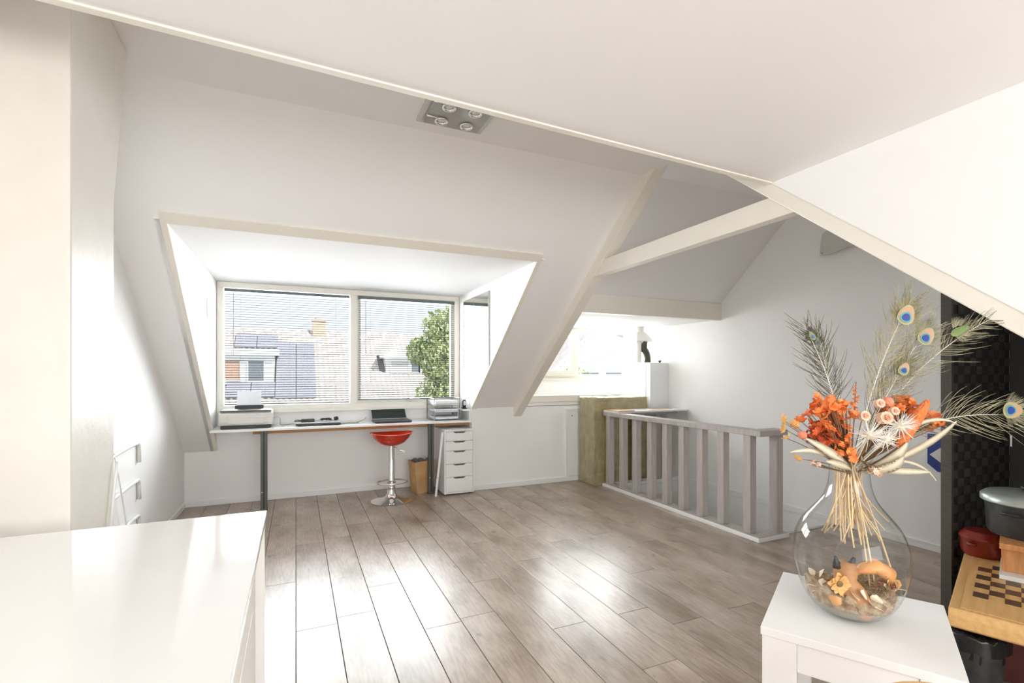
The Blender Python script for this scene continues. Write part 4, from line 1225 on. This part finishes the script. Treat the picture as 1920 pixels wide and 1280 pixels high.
def globe(label, u, v, dy, r, mat='pink'):
    t = vthing('globe_flower', label, 'flower')
    MB().ball(px(u, v, dy), r, 16, 12).build('head', mat, t, smooth=True)
    MB().tube(bez(px(1592, 890, 0), px((u+1592)/2, (v+890)/2+10, dy/2), px(u, v, dy), 6), .0012, 5).build('stem', 'brown', t)
globe('large salmon globe flower above the cream blooms', 1643, 761, -.05, .0165)
globe('salmon globe flower at the left edge under the amber blooms', 1491, 822, -.04, .0140)
globe('small orange globe flower at the top of the left mass', 1517, 749, -.04, .0095, 'orange')
globe('orange globe bud between the plume and feathers', 1556, 760, -.05, .009, 'amber')
def strawflower(label, u, v, dy, r, seed):
    t = vthing('strawflower', label, 'flower')
    rr = random.Random(seed)
    c = px(u, v, dy)
    me = petal_mesh(r*.42, r*1.0, r*.5); me.materials.append(M['peach'])
    MB().ball(c, r*.80, 12, 8).build('centre', 'peach', t, smooth=True)
    for ringi, (nn, tilt) in enumerate(((9, .25), (8, .75), (6, 1.2))):
        for i in range(nn):
            inst(me, 'petal', t, c, Euler((R(90) , 0, 0)).to_matrix().to_4x4().to_euler(), (1, 1, 1)).rotation_euler = (Matrix.Rotation(R(78), 3, 'X') @ Matrix.Rotation(2*math.pi*(i+.5*ringi)/nn, 3, 'Z') @ Matrix.Rotation(tilt, 3, 'X')).to_euler()
    MB().tube(bez(px(1594, 890, 0), px((u+1594)/2, (v+890)/2, dy/2), c, 6), .0014, 5).build('stem', 'brown', t)
strawflower('pale peach strawflower at the centre front', 1619, 789, -.085, .024, 1)
strawflower('pale peach strawflower left of the centre bloom', 1587, 786, -.075, .019, 2)
strawflower('pale peach strawflower under the salmon globe', 1621, 764, -.06, .017, 3)
strawflower('small peach strawflower above the white thistle', 1650, 778, -.055, .016, 4)
def thistle(label, u, v, dy, r, seed, n=90):
    t = vthing('white_thistle', label, 'flower')
    rr = random.Random(seed)
    c = px(u, v, dy)
    g = MB()
    for i in range(n):
        d = Vector((rr.gauss(0, 1), rr.gauss(-.3, .6), rr.gauss(.1, .7))).normalized()
        L_ = r*rr.uniform(.55, 1.1)
        g.tube([c + d*r*.1, c + d*L_*.6 + Vector((0, 0, -.002)), c + d*L_], [.0012, .0009, .0004], 4)
    o = g.build('spikes', 'thistle', t); o['kind'] = 'stuff'
    MB().ball(c, r*.25, 10, 7).build('head', 'creampetal', t, smooth=True)
    MB().tube(bez(px(1596, 895, 0), px((u+1596)/2, (v+895)/2, dy/2), c, 6), .002, 6).build('stem', 'quill', t, smooth=True)
thistle('spiky white dried thistle at the front centre left', 1590, 818, -.095, .060, 1, 85)
thistle('spiky white dried thistle at the front right of centre', 1650, 802, -.085, .054, 2, 80)
thistle('spiky white dried thistle low between the two others', 1622, 826, -.09, .044, 3, 60)
t = vthing('orange_spadix', 'thick orange velvety flower spike slanting to the right', 'flower')
sp1, sp2 = px(1650, 842, -.075), px(1714, 758, -.055)
MB().tube([sp1.lerp(sp2, i/9) for i in range(10)], [.006, .013, .016, .0175, .018, .018, .0175, .016, .013, .006], 16).build('spike', 'spadix', t, smooth=True)
MB().tube([px(1600, 892, -.02), px(1630, 866, -.05), sp1], .003, 6).build('stem', 'brown', t, smooth=True)
def leafb(label, a, b, c, w, seed=0):
    t = vthing('dried_leaf', label, 'leaf')
    P = bez(px(*a), px(*b), px(*c), 12)
    ws = [w*max(.06, math.sin(math.pi*min(1, (i+.6)/12.2))**.8) for i in range(12)]
    MB().ribbon(P, ws, (0.1, -1, .25), .0005, .22).build('blade', 'leaf', t, smooth=True)
    MB().ribbon([p + Vector((0, -.0012, 0)) for p in P], [.0008]*12, (0, -1, 0), .0004).build('midrib', 'creampetal', t)
leafb('long pale leaf curving out to the far left', (1582, 890, -.02), (1520, 835, -.07), (1462, 852, -.06), .010)
leafb('broad pale leaf rising to the left under orange mass', (1584, 888, -.03), (1540, 855, -.08), (1487, 826, -.07), .015)
leafb('pale leaf drooping low on the left by rim', (1584, 886, -.03), (1545, 870, -.08), (1520, 866, -.08), .013)
leafb('wide pale leaf standing right of the thistle', (1606, 890, -.03), (1640, 870, -.09), (1660, 832, -.09), .018)
leafb('long pale leaf bending low to the right', (1604, 886, -.03), (1660, 885, -.07), (1716, 888, -.06), .012)
leafb('thin pale leaf drooping down at the far right', (1604, 880, -.02), (1700, 850, -.04), (1736, 906, -.04), .006)
leafb('long pale leaf arching up to the right sprig', (1606, 888, -.03), (1710, 850, -.06), (1768, 796, -.05), .011)
leafb('narrow pale leaf arching above the spadix', (1610, 870, -.02), (1700, 770, -.06), (1768, 800, -.05), .007)
leafb('broad pale leaf folded over the right rim', (1604, 890, -.04), (1640, 878, -.10), (1648, 856, -.10), .016)

# ------------------------------------------------------------------ outside: house across the street, tree, second house
gd = bx(-60, 80, 6.2, 120, -6.2, -6.0).build('ground', 'ground')
struct(gd, 'paved street level far below the windows')
RY, RZ, RS = 25.0, 3.2, 0.85
def rz(y): return RZ - RS*(RY - y)
hs = thing('neighbour_house', 'tiled roof terrace house with solar panels across the street', 'house', (0, RY, -6))
def hl(x, y, z): return Vector((x, y - RY, z + 6))
HX0, HX1, HYF = -9.0, 9.4, 19.6
rn = Vector((0, -RS, 1)).normalized()
m = MB(); m.prism([hl(HX0, HYF, rz(HYF)), hl(HX1, HYF, rz(HYF)), hl(HX1, RY, RZ), hl(HX0, RY, RZ)], -rn*.2)
roof = m.build('roof', 'roofbase', hs)
m = MB(); m.prism([hl(HX0, RY, RZ), hl(HX1, RY, RZ), hl(HX1, RY+5.4, rz(HYF)), hl(HX0, RY+5.4, rz(HYF))], Vector((0, -RS, -1)).normalized()*.2)
m.build('rear_roof', 'rooftile', hs)
m = MB(); m.prism([hl(HX0+.2, HYF+.3, -6), hl(HX0+.2, RY+5, -6), hl(HX0+.2, RY+5, rz(HYF+.3)-.1), hl(HX0+.2, RY, RZ-.3), hl(HX0+.2, HYF+.3, rz(HYF+.3)-.25)], (HX1-HX0-.4, 0, 0))
m.build('walls', 'brick', hs)
m = MB()
N = 7
TWD, TLN = .215, .36
prf = []
for i in range(N):
    x_ = TWD*i/(N-1)
    prf.append((x_, .022*math.sin(2*math.pi*i/(N-1)) + .03))
tlo = [m.bm.verts.new((x_, 0, z_ + .028)) for x_, z_ in prf]
thi = [m.bm.verts.new((x_, TLN, z_)) for x_, z_ in prf]
tbt = [m.bm.verts.new((x_, 0, z_ + .002)) for x_, z_ in prf]
for i in range(N-1):
    m.bm.faces.new([tlo[i], tlo[i+1], thi[i+1], thi[i]]); m.bm.faces.new([tbt[i], tbt[i+1], tlo[i+1], tlo[i]])
tme = m.mesh('roof_tile'); tme.materials.append(M['rooftile'])
pit = math.atan(RS)
slen = (RY - HYF)/math.cos(pit)
rows = int(slen/.30)
cnt = 0
rest = bmesh.new()
panels = [(-2.42, -.72, 23.93, 24.68), (-.77, .78, 21.45, 24.28), (-2.5, -.77, 21.5, 22.2)]
dorm = [(-5.4, -.55, 21.9, 24.0), (3.5, 6.3, 22.5, 23.8)]
cells = []
for r_ in range(rows):
    d = slen - (r_+1)*.30
    yc = HYF + d*math.cos(pit)
    for c_ in range(int((HX1-HX0)/TWD)):
        xc = HX0 + c_*TWD
        if any(a-.12 < xc and xc+TWD < b+.12 and c0 < yc and yc+.2 < d0 for a, b, c0, d0 in dorm): continue
        cells.append((xc, yc, any(a-.1 < xc < b-.1 and c0-.05 < yc < d0-.1 for a, b, c0, d0 in panels)))
vis = [c for c in cells if -.2 < c[0] < 6.6 and c[1] > 21.4 and not c[2]]
vis.sort(key=lambda c: (c[1] < 22.0, abs(c[0]-3.0)))
pick = set(vis[:300])
for c in cells:
    p = hl(c[0], c[1], rz(c[1])) + rn*.012
    if c in pick:
        inst(tme, 'tile', roof, p, (pit, 0, 0))
    else:
        mt = Matrix.Translation(p) @ Matrix.Rotation(pit, 4, 'X')
        nb = len(rest.verts)
        vs = [rest.verts.new(mt @ v.co) for v in tme.vertices]
        for f_ in tme.polygons: rest.faces.new([vs[i] for i in f_.vertices])
me = bpy.data.meshes.new('tile_field'); rest.to_mesh(me); rest.free(); me.materials.append(M['rooftile'])
o = bpy.data.objects.new('tile_field', me); col.objects.link(o); o.parent = roof; o['kind'] = 'stuff'
rme = MB().tube([(0, 0, 0), (.40, 0, 0)], [.13, .14], 10).mesh('ridge_tile', True); rme.materials.append(M['rooftile'])
for i in range(26):
    inst(rme, 'ridge_tile', roof, hl(-3.4 + i*.40, RY, RZ-.02))
# chimney
chm = bx(.72, 1.28, -.35, .25, RZ+6-.6, RZ+6+.52).build('chimney', 'chimney', hs)
bx(.68, 1.32, -.40, .30, RZ+6+.52, RZ+6+.60).build('cap', 'rooftile', chm)
MB().lathe([(.2, 0), (.2, .08), (.14, .14), (0, .16)], 14, (1.0, -.05, RZ+6+.60)).build('pot', 'chimney', chm, smooth=True)
# solar panels
def solar(x0, x1, ya, yb, nx, ny):
    for i in range(nx):
        for j in range(ny):
            xa = x0 + (x1-x0)*i/nx + .015; xb = x0 + (x1-x0)*(i+1)/nx - .015
            y_a = ya + (yb-ya)*j/ny + .012; y_b = ya + (yb-ya)*(j+1)/ny - .012
            q = [hl(xa, y_a, rz(y_a)), hl(xb, y_a, rz(y_a)), hl(xb, y_b, rz(y_b)), hl(xa, y_b, rz(y_b))]
            sp_ = MB().prism([v + rn*.10 for v in q], rn*.035).build('solar_panel', 'solar', hs)
            lines = MB()
            for k_ in range(1, 6):
                t_ = k_/6
                lines.tube([q[0].lerp(q[1], t_) + rn*.137, q[3].lerp(q[2], t_) + rn*.137], .006, 4)
            for k_ in range(0, 5):
                t_ = k_/4
                lines.tube([q[0].lerp(q[3], t_) + rn*.137, q[1].lerp(q[2], t_) + rn*.137], .006, 4)
            lines.build('cell_grid', 'solarframe', sp_)
solar(-2.42, -.72, 23.93, 24.68, 2, 1)
solar(-.77, .78, 21.45, 24.28, 2, 4)
solar(-2.5, -.77, 21.5, 22.2, 2, 1)
# dormers
def hdormer(x0, x1, yf, z0, z1, panes, side):
    d = MB()
    yb_ = RY - (RZ - z1)/RS
    d.prism([hl(x0, yf, z0), hl(x0, yf, z1), hl(x0, yb_, z1)], (x1-x0, 0, 0))
    b = d.build('dormer', 'housewhite', hs)
    m = MB().prism([hl(x0-.16, yf-.3, z1), hl(x1+.16, yf-.3, z1), hl(x1+.16, yb_+.1, z1), hl(x0-.16, yb_+.1, z1)], (0, 0, .24))
    m.build('dormer_roof', 'housewhite', b)
    for (a, c, za, zb, mt_) in panes:
        q = hl(a, yf-.03, za)
        fr = MB()
        w = .05
        A, C = hl(a, yf-.06, za), hl(c, yf-.06, zb)
        for (xa, xb, z_a, z_b) in ((A.x-w, C.x+w, C.z, C.z+w), (A.x-w, C.x+w, A.z-w, A.z), (A.x-w, A.x, A.z, C.z), (C.x, C.x+w, A.z, C.z)):
            fr.box(xa, xb, A.y, A.y+.06, z_a, z_b)
        fr.build('window_frame', 'housewhite', b)
        MB().box(A.x, C.x, A.y+.03, A.y+.05, A.z, C.z).build('window_pane' if mt_ != 'curtain' else 'curtained_pane', mt_, b)
hdormer(-5.4, -.82, 22.15, .80, 2.0, [(-5.0, -3.8, 1.0, 1.75, 'housepane'), (-3.6, -2.05, 1.0, 1.75, 'brick'), (-1.75, -1.2, .95, 1.75, 'housepane')], 1)
hdormer(3.75, 6.1, 22.6, 1.18, 1.95, [(3.98, 4.75, 1.32, 1.82, 'curtain'), (4.9, 5.25, 1.32, 1.82, 'housepane'), (5.3, 5.75, 1.32, 1.82, 'curtain')], 1)

h2 = thing('gable_house', 'pale sided house with sloping roof beyond the small window', 'house', (15.5, 21.0, -6))
def h2l(x, y, z): return (x - 15.5, y - 21.0, z + 6)
m = MB(); m.prism([h2l(10.6, 21, -6), h2l(19.5, 21, -6), h2l(19.5, 21, 1.6), h2l(14.5, 21, 3.9), h2l(10.6, 21, .6)], (0, 8, 0))
m.build('walls', 'housewhite', h2)
for i in range(14):
    z_ = .9 + i*.2
    xa = max(10.7, 14.5 - (3.9-z_)*1.17); xb = min(19.4, 14.5 + (3.9-z_)*2.15)
    if xb - xa > .5:
        bx(*(h2l(xa, 20.96, 0)[0], h2l(xb, 20.96, 0)[0]), -.05, 0, z_+6-.09, z_+6+.09).build('siding_board', 'siding', h2)
m = MB(); m.prism([h2l(10.0, 20.7, .1), h2l(14.5, 20.7, 4.0), h2l(14.5, 20.7, 4.2), h2l(9.9, 20.7, .25)], (0, 8.5, 0)); m.build('roof', 'rooftile', h2)
m = MB(); m.prism([h2l(14.5, 20.7, 4.0), h2l(19.9, 20.7, 1.45), h2l(20, 20.7, 1.6), h2l(14.5, 20.7, 4.2)], (0, 8.5, 0)); m.build('roof', 'rooftile', h2)
for xa in (11.9, 13.2, 14.6):
    q = h2l(xa, 20.9, .55)
    bx(q[0], q[0]+.9, q[1]-.02, q[1]+.1, q[2], q[2]+.75).build('window_pane', 'housepane', h2)

def tree(label, x, y, zb, crowns, seed, nleaf):
    t = thing('tree', label, 'tree', (x, y, zb))
    rr = random.Random(seed)
    top = max(c[2] for c in crowns)
    MB().tube([(0, 0, 0), (.05, 0, top*.5), (0.0, .1, top*.95)], [.22, .15, .04], 10).build('trunk', 'bark', t, smooth=True)
    for (cx, cy, cz_, r_) in crowns[::2]:
        MB().tube([(0, 0, cz_*.7), (cx*.5, cy*.5, cz_*.85), (cx, cy, cz_)], [.08, .05, .02], 7).build('branch', 'bark', t, smooth=True)
    g = bmesh.new()
    for i in range(nleaf):
        cx, cy, cz_, r_ = rr.choice(crowns)
        d = Vector((rr.gauss(0, 1), rr.gauss(0, 1), rr.gauss(0, 1))).normalized() * r_ * (rr.random() ** .45)
        c = Vector((cx, cy, cz_)) + d
        e = Euler((rr.uniform(0, 6), rr.uniform(0, 6), rr.uniform(0, 6))).to_matrix()
        s_ = rr.uniform(.045, .085)
        vs = [g.verts.new(c + e @ Vector(p)*s_) for p in ((-1, 0, 0), (0, -.55, .12), (1, 0, 0), (0, .55, .12))]
        g.faces.new(vs)
    me = bpy.data.meshes.new('foliage'); g.to_mesh(me); g.free(); me.materials.append(M['foliage'])
    o = bpy.data.objects.new('foliage', me); col.objects.link(o); o.parent = t; o['kind'] = 'stuff'
rr = random.Random(77)
cr_ = [(-.35, 0, 8.0, .5), (-.7, .1, 7.9, .4), (-.1, 0, 8.6, .55), (.6, 0, 9.1, .6), (-.25, 0, 6.6, .6), (-.3, .1, 5.9, .6), (-.05, 0, 5.2, .7), (.45, .2, 5.9, .75), (.75, 0, 6.6, .8), (.1, .1, 7.2, .55), (-.45, 0, 7.75, .42), (.55, .2, 7.6, .7), (.95, 0, 8.3, .8), (.75, .1, 8.8, .5), (.2, .1, 6.3, .6), (.7, -.1, 5.4, .7), (-.3, 0, 7.4, .35), (.3, 0, 8.05, .4)]
tree('leafy green tree in front of the tiled house', 4.0, 14.0, -6.0, cr_, 5, 12000)
cr2 = [(rr.uniform(-1.3, 1.3), rr.uniform(-.8, .8), rr.uniform(5.6, 7.2), rr.uniform(.5, .85)) for _ in range(10)]
tree('bushy tree seen through the small stair window', 8.3, 15.5, -6.0, cr2, 6, 7000)
